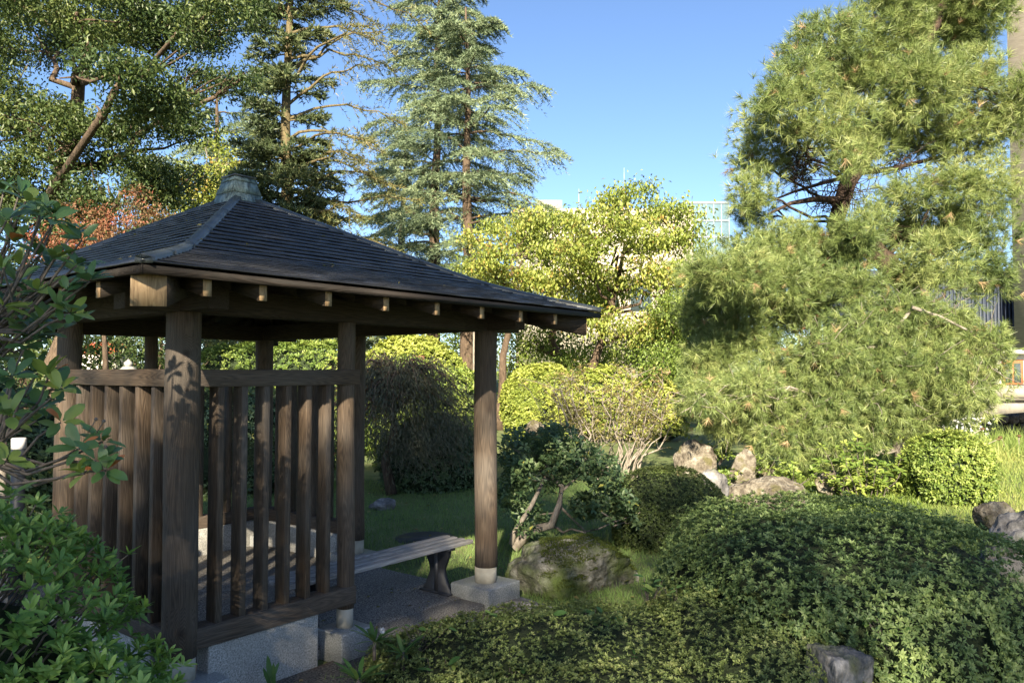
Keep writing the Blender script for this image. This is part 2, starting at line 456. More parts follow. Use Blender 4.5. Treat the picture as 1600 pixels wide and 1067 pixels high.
M['lf_rust'] = lm('rusty_laceleaf', [(0.0, (0.120, 0.068, 0.033)), (1.0, (0.300, 0.135, 0.075))], rough=0.6)
M['lf_redmaple'] = lm('red_maple_leaf', [(0.0, (0.09, 0.085, 0.035)), (0.5, (0.20, 0.115, 0.055)), (1.0, (0.34, 0.115, 0.075))], rough=0.55, transl=0.4)
M['lf_weed'] = lm('weed_leaf', [(0.0, (0.05, 0.12, 0.03)), (0.6, (0.10, 0.19, 0.05)), (1.0, (0.19, 0.27, 0.07))], rough=0.5)
M['grass'] = lm('lawn_grass', [(0.0, (0.110, 0.190, 0.055)), (0.6, (0.190, 0.290, 0.085)), (1.0, (0.320, 0.390, 0.140))], rough=0.6)
M['grass_dry'] = lm('bank_grass', [(0.0, (0.105, 0.170, 0.035)), (0.5, (0.190, 0.260, 0.060)), (1.0, (0.34, 0.35, 0.12))], rough=0.6)
M['moss'] = lm('moss', [(0.0, (0.04, 0.062, 0.012)), (1.0, (0.11, 0.14, 0.024))], rough=0.9)

# pixel of the 1600x1067 photograph -> world point at forward distance Y (survey helper)
def at(px, py, Y):
    xc, yc = (px - 800) / F_PX, (533.5 - py) / F_PX
    d = np.array([xc, math.cos(PITCH) - yc * math.sin(PITCH), math.sin(PITCH) + yc * math.cos(PITCH)])
    return d * (Y / d[1]) + np.array([0, 0, CAM_Z])

# ------------------------------------------------------------------ ground
def ground_h(x, y):
    ch = np.clip((x - 8.0) / 3.0, 0, 1) * np.clip((y - 20.0) / 1.6, 0, 1) * np.clip((32.0 - y) / 1.5, 0, 1)
    bank = 0.18 * np.clip((x - 2.0) / 5.0, 0, 1) * np.clip((y - 8.0) / 5.0, 0, 1) * np.clip((21.0 - y) / 2.0, 0, 1)
    rough = 0.025 * np.sin(x * 1.7 + 0.4 * y) * np.cos(y * 1.3 - 0.5 * x)
    far = 1.2 * np.clip((y - 34.0) / 10.0, 0, 1)
    return bank + rough * np.clip(np.hypot(x, y) / 6, 0, 1) - 2.0 * ch + far

def grid_lines(lo, hi, step, far, grow=1.35):
    c = list(np.arange(lo, hi + 1e-6, step))
    s = step
    while c[-1] < far:
        s *= grow
        c.append(c[-1] + s)
    s = step
    while c[0] > -far:
        s *= grow
        c.insert(0, c[0] - s)
    return np.array(c)

gx = grid_lines(-14, 26, 0.4, 900)
gy = grid_lines(-6, 40, 0.4, 1200)
GX, GY = np.meshgrid(gx, gy)
GV = np.stack([GX, GY, ground_h(GX, GY)], -1).reshape(-1, 3)
ii = np.arange(len(gx) * len(gy)).reshape(len(gy), len(gx))
GF = np.stack([ii[:-1, :-1], ii[:-1, 1:], ii[1:, 1:], ii[1:, :-1]], -1).reshape(-1, 4)
M['ground'] = noise_mat('garden_soil_and_turf', [(0.30, (0.055, 0.075, 0.028)), (0.5, (0.105, 0.140, 0.048)), (0.7, (0.16, 0.165, 0.075))], scale=2.2, detail=12, rough=0.95, bump=0.6, bscale=30, bdist=0.03)
g = link("ground", np_mesh("ground", GV, GF, smooth=True), M['ground'])
g["kind"] = "structure"

# ------------------------------------------------------------------ pavilion
A_FRONT = R(38.7)
NX, NY = -1.8447, 4.387
S_, T_ = 2.607, 3.1215
M1, LP, BM, BR = 1.162, 1.507, 1.377, 1.606
ZP = 0.20                     # top of the post pads
ZB = ZP + 2.028               # underside of the wall beams
OU, OV = 0.602, 0.738
U_AX = np.array([math.sin(A_FRONT), math.cos(A_FRONT), 0])
V_AX = np.array([-math.cos(A_FRONT), math.sin(A_FRONT), 0])
def pav(u, v, z=0.0):
    return np.array([NX, NY, 0]) + u * U_AX + v * V_AX + np.array([0, 0, z])

pv = thing("garden_pavilion", "open timber garden pavilion with dark hipped shingle roof and slatted screens", "pavilion", (NX, NY, 0), math.pi / 2 - A_FRONT)

def post(u, v, r, pad, padh=0.2, collar=0.125, mat='wood_z'):
    n = 14
    zs = np.linspace(ZP + collar, ZB + 0.06, n)
    rr = r * (1.0 + 0.012 * np.sin(zs * 5 + u * 3))
    pts = np.stack([0.004 * np.sin(zs * 3 + v), 0.003 * np.cos(zs * 2.2 + u), zs], -1)
    o = MB().tube(pts, rr, 26).build("post", M[mat], pv, smooth=True, loc=(u, v, 0))
    MB().tube([(0, 0, ZP - 0.01), (0, 0, ZP + collar)], [r * 0.955, r * 0.955], 26).build("mortar_collar", M['concrete'], o, smooth=False)
    h = pad / 2
    MB().box(u - h, u + h, v - h, v + h, ZP - padh, ZP).build("post_base", M['granite_pol'], pv, bevel=0.008)
    return o

post(0, 0, 0.094, 0.40, mat='wood_knot')
post(M1, 0, 0.058, 0.27)
post(S_, 0, 0.093, 0.40)
post(S_, BR, 0.076, 0.34)
post(S_, T_, 0.093, 0.40)
post(BM, T_, 0.058, 0.27)
post(0, T_, 0.093, 0.40)
post(0, LP, 0.076, 0.34)

# floor and steps
fm = MB()
fm.box(-0.05, S_ + 0.05, 0.09, T_ + 0.1, -0.1, 0.098)
fm.box(M1 + 0.16, S_ - 0.205, -0.17, 0.09, -0.1, 0.096)
fm.build("floor_slab", M['exposed_agg'], pv, bevel=0.012)

# wall beams
def beam(x0, x1, y0, y1, z0, z1, mat, name="beam"):
    return MB().box(x0, x1, y0, y1, z0, z1).build(name, M[mat], pv, bevel=0.006)
bw = 0.065
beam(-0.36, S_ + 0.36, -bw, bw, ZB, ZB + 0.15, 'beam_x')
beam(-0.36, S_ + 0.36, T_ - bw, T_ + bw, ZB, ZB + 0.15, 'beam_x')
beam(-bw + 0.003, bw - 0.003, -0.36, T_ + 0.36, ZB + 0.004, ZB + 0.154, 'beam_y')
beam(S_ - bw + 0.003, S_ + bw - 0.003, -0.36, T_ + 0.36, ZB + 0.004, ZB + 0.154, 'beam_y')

# screens: rails, slats, plinth
slat_me = MB().box(-0.021, 0.021, -0.05, 0.05, 0.0, 1.345).mesh("slat")
def rail(x0, x1, y0, y1, z0, z1, mat, name="rail"):
    return MB().box(x0, x1, y0, y1, z0, z1).build(name, M[mat], pv, bevel=0.005)
def slat(u, v, rz):
    o = link("slat", slat_me, M['wood_z'], pv, (u, v, 0.468), (0, 0, rz + R(random.uniform(-0.8, 0.8))))
    m = o.modifiers.new("bevel", 'BEVEL'); m.width = 0.003; m.segments = 1
    return o
# front screen
rail(0.05, M1 + 0.045, -0.064, 0.056, 0.355, 0.472, 'wood_x', "bottom_rail")
rail(0.05, M1 + 0.063, -0.064, 0.056, 1.812, 1.912, 'wood_x', "top_rail")
for u in (0.208, 0.361, 0.512, 0.667, 0.82, 0.976):
    slat(u, -0.002, 0)
MB().box(0.15, 0.91, -0.05, 0.08, -0.05, 0.353).build("plinth", M['granite'], pv, bevel=0.01)
# left screen
rail(-0.064, 0.056, 0.05, LP + 0.05, 0.357, 0.474, 'wood_y', "bottom_rail")
rail(-0.064, 0.056, 0.05, LP + 0.05, 1.814, 1.914, 'wood_y', "top_rail")
for v in (0.235, 0.43, 0.628, 0.826, 1.028, 1.236):
    slat(-0.002, v, R(90))
MB().box(-0.05, 0.08, 0.22, LP - 0.2, -0.05, 0.355).build("plinth", M['granite'], pv, bevel=0.01)
# rear right screen
rail(S_ - 0.056, S_ + 0.064, BR - 0.05, T_ - 0.05, 0.357, 0.474, 'wood_y', "bottom_rail")
rail(S_ - 0.056, S_ + 0.064, BR - 0.05, T_ - 0.05, 1.814, 1.914, 'wood_y', "top_rail")
for i in range(6):
    slat(S_ + 0.002, BR + 0.22 + i * 0.2, R(90))
MB().box(S_ - 0.08, S_ + 0.05, BR + 0.2, T_ - 0.22, -0.05, 0.355).build("plinth", M['granite'], pv, bevel=0.01)
# rear screen
rail(BM - 0.045, S_ - 0.05, T_ - 0.056, T_ + 0.064, 0.355, 0.472, 'wood_x', "bottom_rail")
rail(BM - 0.063, S_ - 0.05, T_ - 0.056, T_ + 0.064, 1.812, 1.912, 'wood_x', "top_rail")
for i in range(6):
    slat(BM + 0.19 + i * 0.155, T_ + 0.002, 0)
MB().box(BM + 0.2, S_ - 0.15, T_ - 0.08, T_ + 0.05, -0.05, 0.353).build("plinth", M['granite'], pv, bevel=0.01)

# --- roof
CU, CV = S_ / 2, T_ / 2
HU, HV = CU + OU, CV + OV
ZE, ZA = 2.385, 3.345
def rz(r):
    r = np.asarray(r, float)
    steep = ZA - 1.112 * r
    flat = ZE + 0.62 * (1 - r)
    k = 0.02
    return k * np.log(np.exp(steep / k - 120) + np.exp(flat / k - 120)) + 120 * k
def roof_pt(face, r, w, lift=0.0):
    """face 0 front,1 right,2 back,3 left; w in -1..1 along the eave"""
    z = rz(r) + lift
    r = np.asarray(r, float) + 0 * np.asarray(w)
    if face == 0: return np.stack([CU + w * r * HU, CV - r * HV, z + 0 * w], -1)
    if face == 1: return np.stack([CU + r * HU, CV + w * r * HV, z + 0 * w], -1)
    if face == 2: return np.stack([CU - w * r * HU, CV + r * HV, z + 0 * w], -1)
    return np.stack([CU - r * HU, CV - w * r * HV, z + 0 * w], -1)

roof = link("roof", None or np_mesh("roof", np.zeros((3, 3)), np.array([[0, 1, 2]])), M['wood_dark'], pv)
# deck (soffit boards) as the roof's own mesh
rs = np.concatenate([np.linspace(0.0, 0.6, 7), np.linspace(0.64, 0.985, 10)])
dv, df, n0 = [], [], 0
for f in range(4):
    for lift in (-0.012, -0.045):
        ws = np.linspace(-1, 1, 5)
        P = np.stack([roof_pt(f, np.full(5, r), ws, lift) for r in rs])
        k = np.arange(len(rs) * 5).reshape(len(rs), 5) + n0
        q = np.stack([k[:-1, :-1], k[1:, :-1], k[1:, 1:], k[:-1, 1:]], -1).reshape(-1, 4)
        df.append(q if lift > -0.02 else q[:, ::-1])
        dv.append(P.reshape(-1, 3)); n0 += len(rs) * 5
roof.data = np_mesh("roof", np.concatenate(dv), [np.concatenate(df)])
roof.data.materials.append(M['wood_dark'])

edges = np.concatenate([np.linspace(0.075, 0.68, 17), np.linspace(0.68, 1.0, 12)[1:]])
for f in range(4):
    for i in range(len(edges) - 1):
        r0, r1 = max(edges[i] - 0.012, 0.04), edges[i + 1]
        nseg = 6 + int(26 * r1)
        ws = np.linspace(-1, 1, nseg + 1)
        jit = rng.normal(0, 0.0014, nseg + 1)
        th = 0.018 if edges[i] < 0.67 else 0.014
        top = roof_pt(f, np.full(nseg + 1, r0), ws, 0.004)
        low = roof_pt(f, np.full(nseg + 1, r1), ws, th); low[:, 2] += jit
        bot = roof_pt(f, np.full(nseg + 1, r1 - 0.001), ws, th - 0.009); bot[:, 2] += jit
        bk = roof_pt(f, np.full(nseg + 1, r0 + 0.004), ws, -0.006)
        V = np.concatenate([top, low, bot, bk])
        k = np.arange(4 * (nseg + 1)).reshape(4, nseg + 1)
        q = []
        for a, b in ((0, 1), (1, 2), (2, 3), (3, 0)):
            q.append(np.stack([k[a, :-1], k[b, :-1], k[b, 1:], k[a, 1:]], -1))
        link("shingle_course", np_mesh("shingle_course", V, [np.concatenate(q)]), M['shingle'], roof)
# fascia boards at the eave
for f in range(4):
    a0, a1 = roof_pt(f, np.array([1.0, 1.0]), np.array([-1.0, 1.0]))
    b0, b1 = roof_pt(f, np.array([0.978, 0.978]), np.array([-1.0, 1.0]))
    dz = np.array([0, 0, -0.004]); dl = np.array([0, 0, -0.044])
    n_in = unit((b0 - a0) * np.array([1, 1, 0]))
    sh = 0.004 * unit((b0 + b1 - a0 - a1) * np.array([1, 1, 0]))
    b0z, b1z = b0.copy(), b1.copy(); b0z[2] = a0[2]; b1z[2] = a1[2]
    V = [a0 + dl + sh, a1 + dl + sh, b1z + dl, b0z + dl, a0 + dz + sh - np.array([0, 0, 0.004]), a1 + dz + sh - np.array([0, 0, 0.004]), b1z + dz, b0z + dz]
    MB().hexa(V).build("fascia_board", M['fascia'], roof)
# hip caps: four lapped copper plates on each hip
for f in range(4):
    cuts = [0.06, 0.30, 0.52, 0.70, 0.86, 1.008]
    for j in range(len(cuts) - 1):
        rr = np.linspace(cuts[j] - (0.012 if j else 0), cuts[j + 1], 7)
        wdt = 0.052
        rows = []
        for r in rr:
            c = roof_pt(f, r, np.array(1.0), 0.034 + 0.0015 * j)
            fa = roof_pt(f, r, np.array(1.0 - wdt / (max(r, .05) * (HU if f in (0, 2) else HV))), 0.025 + 0.0015 * j)
            fb = roof_pt((f + 1) % 4, r, np.array(-1.0 + wdt / (max(r, .05) * (HV if f in (0, 2) else HU))), 0.025 + 0.0015 * j)
            lo = np.array([0, 0, -0.027])
            rows.append([fa + lo, fa, c, fb, fb + lo])
        V = np.array(rows).reshape(-1, 3)
        k = np.arange(len(V)).reshape(len(rr), 5)
        q = np.stack([k[:-1, :-1], k[1:, :-1], k[1:, 1:], k[:-1, 1:]], -1).reshape(-1, 4)
        end = np.array([[k[-1, 0], k[-1, 1], k[-1, 2], k[-1, 3]], ])
        link("hip_cap", np_mesh("hip_cap", V, [q, np.array([[k[-1, 4], k[-1, 3], k[-1, 2], k[-1, 1], k[-1, 0]], [k[0, 0], k[0, 1], k[0, 2], k[0, 3], k[0, 4]]])]), M['copper_dark'], roof)
# finial
fin = MB()
def frustum(mb, h0, h1, z0, z1):
    c = [(-1, -1), (1, -1), (1, 1), (-1, 1)]
    mb.hexa([(CU + a * h0, CV + b * h0, z0) for a, b in c] + [(CU + a * h1, CV + b * h1, z1) for a, b in c])
def fh(z):
    return 0.152 - (z - 3.24) / 0.25 * 0.064
lev = [3.19, 3.345, 3.445, 3.482]
fo = MB(); frustum(fo, fh(3.19) - 0.012, fh(3.482) - 0.012, 3.185, 3.482)
finial = fo.build("finial", M['copper_green'], pv)
for a, b in zip(lev[:-1], lev[1:]):
    for sx, sy in ((0, -1), (1, 0), (0, 1), (-1, 0)):
        mb = MB()
        h0, h1 = fh(a) + 0.005, fh(b) + 0.001
        def corner(h, side, d):
            if sy: return (CU + side * h, CV + sy * (h - d))
            return (CU + sx * (h - d), CV + side * h)
        V = []
        for z, h in ((a, h0), (b - 0.002, h1)):
            for d in (0.0, 0.01):
                for sd in (-1, 1):
                    x, y = corner(h, sd * (1 if d == 0 else 0.93), d)
                    V.append((x, y, z))
        V = [V[i] for i in (0, 1, 3, 2, 4, 5, 7, 6)]
        mb.hexa(V).build("copper_panel", M['copper_green'], finial)
cp = MB(); frustum(cp, 0.100, 0.098, 3.483, 3.496)
cp.build("cap_plate", M['copper_dark'], finial)

# hip rafters (big square ends under the corners)
for sx, sy in ((-1, -1), (1, -1), (1, 1), (-1, 1)):
    end = np.array([CU + sx * HU * 0.955, CV + sy * HV * 0.955])
    top = np.array([CU + sx * 0.05, CV + sy * 0.05])
    ang = math.atan2(end[1] - top[1], end[0] - top[0])
    Ln = float(np.linalg.norm(end - top))
    prof = []
    for r in (0.05, 0.3, 0.55, 0.68, 0.8, 0.955):
        x = (r - 0.05) / 0.905 * Ln
        zt = float(rz(r)) - 0.050
        prof.append((x, zt, zt - (0.17 if r < 0.9 else 0.165)))
    mb = MB()
    w = 0.08
    for (x0, t0, b0), (x1, t1, b1) in zip(prof[:-1], prof[1:]):
        mb.hexa([(x0, -w, b0), (x1, -w, b1), (x1, w, b1), (x0, w, b0), (x0, -w, t0), (x1, -w, t1), (x1, w, t1), (x0, w, t0)])
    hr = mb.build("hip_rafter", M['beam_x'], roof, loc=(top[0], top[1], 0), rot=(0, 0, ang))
    x1, t1, b1 = prof[-1]
    MB().box(x1 + 0.0005, x1 + 0.004, -w + 0.002, w - 0.002, b1 + 0.002, t1 - 0.002).build("sawn_end", M['endgrain'], hr)

# common rafters
def rafter(face, pos):
    half = 0.024
    rr = [0.985 - 0.9 * k / 5 for k in range(6)]
    lim = abs(pos) / (HU if face in (0, 2) else HV)
    rr = [r for r in (0.972, 0.86, 0.74, 0.66, 0.5, 0.35) if r > lim + 0.03]
    if len(rr) < 2:
        return
    mb = MB()
    P = []
    for r in rr:
        c = roof_pt(face, r, np.array(pos / (r * (HU if face in (0, 2) else HV))))
        zt = float(rz(r)) - 0.047
        tang = np.array([1.0, 0, 0]) if face in (0, 2) else np.array([0, 1.0, 0])
        P.append((c, zt, tang))
    for (c0, z0, t), (c1, z1, _) in zip(P[:-1], P[1:]):
        def q(c, z, sd): return (c[0] + sd * half * t[0], c[1] + sd * half * t[1], z)
        mb.hexa([q(c0, z0 - 0.095, -1), q(c0, z0 - 0.095, 1), q(c1, z1 - 0.095, 1), q(c1, z1 - 0.095, -1), q(c0, z0, -1), q(c0, z0, 1), q(c1, z1, 1), q(c1, z1, -1)])
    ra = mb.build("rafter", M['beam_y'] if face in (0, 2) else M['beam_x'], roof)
    c0, z0, t = P[0]
    out = {0: (0, -1), 1: (1, 0), 2: (0, 1), 3: (-1, 0)}[face]
    e = MB()
    o0, o1 = 0.0005, 0.003
    hh = half - 0.002
    V = []
    for z in (z0 - 0.092, z0 - 0.003):
        for sd, oo in ((-1, o0), (1, o0), (1, o1), (-1, o1)):
            V.append((c0[0] + sd * hh * t[0] + out[0] * oo, c0[1] + sd * hh * t[1] + out[1] * oo, z))
    e.hexa(V).build("sawn_end", M['endgrain'], ra)
for u in (-0.25, 0.059, 0.475, 0.902, 1.339, 1.778, 2.211, 2.643, 2.92):
    rafter(0, u - CU)
    rafter(2, u - CU)
for v in (-0.195, 0.251, 0.842, 1.30, 1.76, 2.22, 2.68, 3.12, 3.5):
    rafter(3, CV - v)
    rafter(1, v - CV)

# rough stone under the right-hand pad
# ------------------------------------------------------------------ rocks
def ico(sub):
    import bmesh
    bm = bmesh.new()
    bmesh.ops.create_icosphere(bm, subdivisions=sub, radius=1.0)
    V = np.array([v.co[:] for v in bm.verts]); F = np.array([[v.index for v in f.verts] for f in bm.faces])
    bm.free()
    return V, F
ICO = {s: ico(s) for s in (2, 3, 4, 5)}

def rock(name, label, loc, dims, seed, mat='stone_lit', sub=4, rzt=0.0, cuts=7, rough=0.16, group=None, tilt=(0, 0), boxy=0.0):
    r = np.random.default_rng(seed)
    V, F = ICO[sub]
    V = V.copy()
    if boxy:
        V = V * ((np.abs(V) ** boxy).sum(1) ** (-1 / boxy))[:, None]
    for _ in range(cuts):
        n = unit(r.normal(size=3) * np.array([1, 1, 0.7]))
        d = r.uniform(0.55, 0.85)
        h = V @ n
        m = h > d
        V[m] -= ((h[m] - d) * 0.9)[:, None] * n
    off = Vector((seed * 3.1, seed * 1.7, seed * 0.9))
    dsp = np.array([mnoise.fractal(Vector(v) * 1.6 + off, 0.9, 2.0, 6) for v in V])
    fine = np.array([mnoise.fractal(Vector(v) * 6.0 + off, 0.8, 2.1, 5) for v in V])
    V = V * (1 + rough * dsp + 0.055 * fine)[:, None]
    V = V * np.array(dims)
    o = link(name, np_mesh(name, V, F, smooth=True), M[mat], None, loc, (tilt[0], tilt[1], rzt))
    return tag(o, label, "rock", group)

def rock_at(label, px, py, Y, wpx, hpx, seed, mat='stone_lit', depth=0.8, name="boulder", **kw):
    """px,py centre of the visible rock; sizes in photograph pixels at that distance"""
    c = at(px, py, Y)
    w, h = wpx / F_PX * Y / 2, hpx / F_PX * Y / 2
    return rock(name, label, c, (w * 1.08, w * depth, h * 1.1), seed, mat, **kw)


# ------------------------------------------------------------------ bench
bn = thing("garden_bench", "long slatted timber bench on black cast iron legs inside the pavilion", "bench", pav(1.4, 0.345, 0.098), math.pi / 2 - A_FRONT)
B0, B1 = -0.55, 1.27
for i in range(4):
    y0 = -0.160 + i * 0.088
    MB().box(B0 + random.uniform(0, .006), B1 - random.uniform(0, .008), y0, y0 + 0.057, 0.370, 0.402).build("seat_slat", M['wood_bench'], bn, bevel=0.006)
for x in (1.01, -0.29):
    # waisted plate, flared at top and foot
    zz = np.linspace(0, 0.355, 13)
    hw = 0.075 + 0.06 * np.abs(np.cos(np.pi * np.clip(zz / 0.36, 0, 1))) ** 1.6
    hw[0] = 0.155; hw[1] = 0.15
    mb = MB()
    ring = np.stack([np.stack([np.full(13, x + sx * .018), sy * hw, zz], -1) for sx, sy in ((-1, -1), (1, -1), (1, 1), (-1, 1))], 1)
    kk = np.arange(52).reshape(13, 4)
    mb.add(ring.reshape(-1, 3), np.stack([kk[:-1], np.roll(kk, -1, 1)[:-1], np.roll(kk, -1, 1)[1:], kk[1:]], -1).reshape(-1, 4))
    lg = mb.build("leg", M['iron'], bn)
    MB().box(x - .032, x + .032, -0.012, 0.012, 0.0, 0.35).build("rib", M['iron'], lg)
    MB().box(x - .05, x + .05, -0.165, 0.165, 0.0, 0.014).build("foot_plate", M['iron'], lg)
    MB().box(x - .04, x + .04, -0.155, 0.16, 0.352, 0.367).build("bracket", M['iron'], lg)

# rough footing stone and ground slab before the screen
c = pav(S_ + 0.12, -0.22, 0.0)
rock("footing_stone", "rough flat footing stone under the right-hand post base", (c[0], c[1], 0.0), (0.34, 0.26, 0.075), 31, 'stone_grey', sub=4, rzt=0.3, cuts=10, rough=0.12)
c = pav(1.95, -0.20, 0.0)
rock("edging_stone", "long rough edging stone along the gravel floor", (c[0], c[1], 0.01), (0.45, 0.085, 0.072), 32, 'stone_grey', sub=4, rzt=math.pi / 2 - A_FRONT, cuts=9, rough=0.12)
M['apron'] = noise_mat('gritty_apron', [(0.36, (0.035, 0.03, 0.025)), (0.5, (0.11, 0.098, 0.082)), (0.66, (0.22, 0.20, 0.17))], scale=70, detail=3, rough=0.9, bump=0.8, bdist=0.012, second=(1.9, 0.50, 0.62, (0.075, 0.028, 0.018)))
ap = MB(); ap.box(-0.15, M1 + 0.3, -0.62, -0.03, -0.08, 0.024)
apo = ap.build("apron_paving", M['apron'], None, loc=(NX, NY, 0), rot=(0, 0, math.pi / 2 - A_FRONT), bevel=0.02)
apo["kind"] = "structure"

# manhole disc on the lawn
mh = thing("manhole_cover", "round dark manhole cover set in the lawn behind the bench", "manhole", at(664, 837, 8.9) * np.array([1, 1, 0]) + np.array([0, 0, 0.02]))
MB().tube([(0, 0, -0.03), (0, 0, 0.012)], [0.33, 0.33], 40).build("frame_ring", M['iron'], mh)
MB().tube([(0, 0, 0.0), (0, 0, 0.02)], [0.30, 0.30], 40).build("lid", M['iron'], mh)

# ------------------------------------------------------------------ boulders
rock_at("low mossy boulder beside the right-hand pavilion post", 890, 905, 7.0, 195, 110, 41, 'stone_moss', depth=0.75, sub=5, name="mossy_boulder", cuts=6)
rock_at("pale upright boulder at the left end of the sunlit rock group", 1086, 726, 13.0, 64, 70, 42, depth=0.6)
rock_at("leaning wedge-shaped boulder left of the largest sunlit rock", 1155, 742, 12.0, 44, 74, 43, depth=0.6, tilt=(0, 0.35), cuts=12)
rock_at("small pale rock perched behind the largest sunlit boulder", 1195, 732, 12.6, 28, 36, 44, depth=0.8)
rock_at("largest sunlit boulder, long and speckled, behind the clipped hedge", 1196, 778, 10.4, 122, 62, 45, depth=0.65, sub=5, cuts=5, rough=0.12)
rock_at("low pale rock at the foot of the bright leafy shrub", 1300, 755, 11.4, 50, 36, 46, depth=0.8)
rock_at("tall dark grey boulder behind the round dark clipped bush", 1112, 778, 9.6, 52, 82, 47, 'stone_grey', depth=0.7, cuts=4)
rock_at("small sunlit rock on the grass at the hedge's right end", 1555, 812, 8.6, 62, 50, 48, depth=0.8)
rock_at("big dark overhanging boulder at the right edge of the picture", 1612, 872, 6.9, 135, 130, 49, 'stone_grey', depth=0.7, sub=5)
rock_at("dark rock below the overhanging boulder at right edge", 1575, 935, 6.5, 90, 110, 50, 'stone_grey', depth=0.7)
rock_at("grey stone in the bottom right corner", 1600, 1050, 5.0, 80, 70, 51, 'stone_grey', depth=0.8)
rock_at("grey split flat-topped stone at the bottom edge", 1297, 1072, 4.25, 92, 105, 52, 'stone_grey', depth=0.9, sub=5, cuts=2, rough=0.05, name="flat_topped_stone", rzt=0.55, boxy=9.0, tilt=(0.06, 0.08))
rock_at("small grey rock behind the pavilion at the foot of the bronze maple", 600, 790, 11.0, 40, 22, 53, 'stone_grey')
rock_at("rounded pale rock beneath the round sunlit bush", 835, 668, 17.0, 30, 24, 54)

# ------------------------------------------------------------------ foliage builders
def sup_surface(n, radii, ex=2.6, zmin=-0.6):
    d = rand_unit(int(n * 2.2))
    d = d[d[:, 2] > zmin][:n]
    k = (np.abs(d) ** ex).sum(1) ** (-1 / ex)
    p = d * k[:, None]
    nr = unit(np.sign(p) * np.abs(p) ** (ex - 1) / np.asarray(radii))
    return p * np.asarray(radii), nr

def bumps(P, amp, freq, seed):
    r = np.random.default_rng(seed)
    s = np.zeros(len(P))
    for i in range(5):
        k = unit(r.normal(size=3)) * freq * (1 + 0.6 * i)
        s += np.sin(P @ k + r.uniform(0, 6)) / (1 + 0.6 * i)
    return s * amp

def rosettes(C, A, k, L, W, spread=(35, 85), big=False, tb=None, jitter=0.25):
    n = len(C)
    A = unit(A)
    X = unit(np.cross(A, rand_unit(n)))
    Y = np.cross(A, X)
    ph = (np.arange(k)[None, :] * 2.39996 + rng.uniform(0, 6.28, (n, 1)) + rng.normal(0, jitter, (n, k)))
    th = np.radians(rng.uniform(spread[0], spread[1], (n, k)))
    D = A[:, None, :] * np.cos(th)[..., None] + (X[:, None, :] * np.cos(ph)[..., None] + Y[:, None, :] * np.sin(ph)[..., None]) * np.sin(th)[..., None]
    Nn = A[:, None, :] * np.sin(th)[..., None] - (X[:, None, :] * np.cos(ph)[..., None] + Y[:, None, :] * np.sin(ph)[..., None]) * np.cos(th)[..., None]
    P = np.repeat(C[:, None, :], k, 1) + D * 0.08 * L
    sc_ = rng.uniform(0.7, 1.15, (n, k))
    tb = rng.uniform(0, 1, n) if tb is None else tb
    t = np.clip(tb[:, None] + rng.normal(0, 0.14, (n, k)) + 0.18 * np.cos(th), 0, 1).ravel()
    P, D, Nn = P.reshape(-1, 3), D.reshape(-1, 3), Nn.reshape(-1, 3)
    Ls, Ws = (L * sc_).ravel(), (W * sc_).ravel()
    return P, D, Nn, Ls, Ws, t

def join_geo(parts):
    V, F, T, n = [], [], [], 0
    for v, f, t in parts:
        V.append(v); F.append(f + n); T.append(t); n += len(v)
    return np.concatenate(V), np.concatenate(F), np.concatenate(T)

def foliage(name, parts, mat, parent, kind=None):
    V, F, T = join_geo(parts)
    o = link(name, np_mesh(name, V, [F], tint=T), mat, parent)
    if kind:
        o["kind"] = kind
    return o

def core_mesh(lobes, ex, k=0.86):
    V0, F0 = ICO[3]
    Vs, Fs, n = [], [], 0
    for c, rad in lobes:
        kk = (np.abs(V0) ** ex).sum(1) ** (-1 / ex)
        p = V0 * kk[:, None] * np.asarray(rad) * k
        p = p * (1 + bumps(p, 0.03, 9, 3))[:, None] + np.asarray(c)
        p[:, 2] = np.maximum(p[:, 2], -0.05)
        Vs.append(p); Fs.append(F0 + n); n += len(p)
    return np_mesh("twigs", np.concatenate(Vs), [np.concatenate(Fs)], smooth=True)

def inside_any(P, lobes, skip, ex, k=0.93):
    m = np.zeros(len(P), bool)
    for j, (c, rad) in enumerate(lobes):
        if j == skip:
            continue
        q = np.abs((P - np.asarray(c)) / (np.asarray(rad) * k))
        m |= (q ** ex).sum(1) < 1
    return m

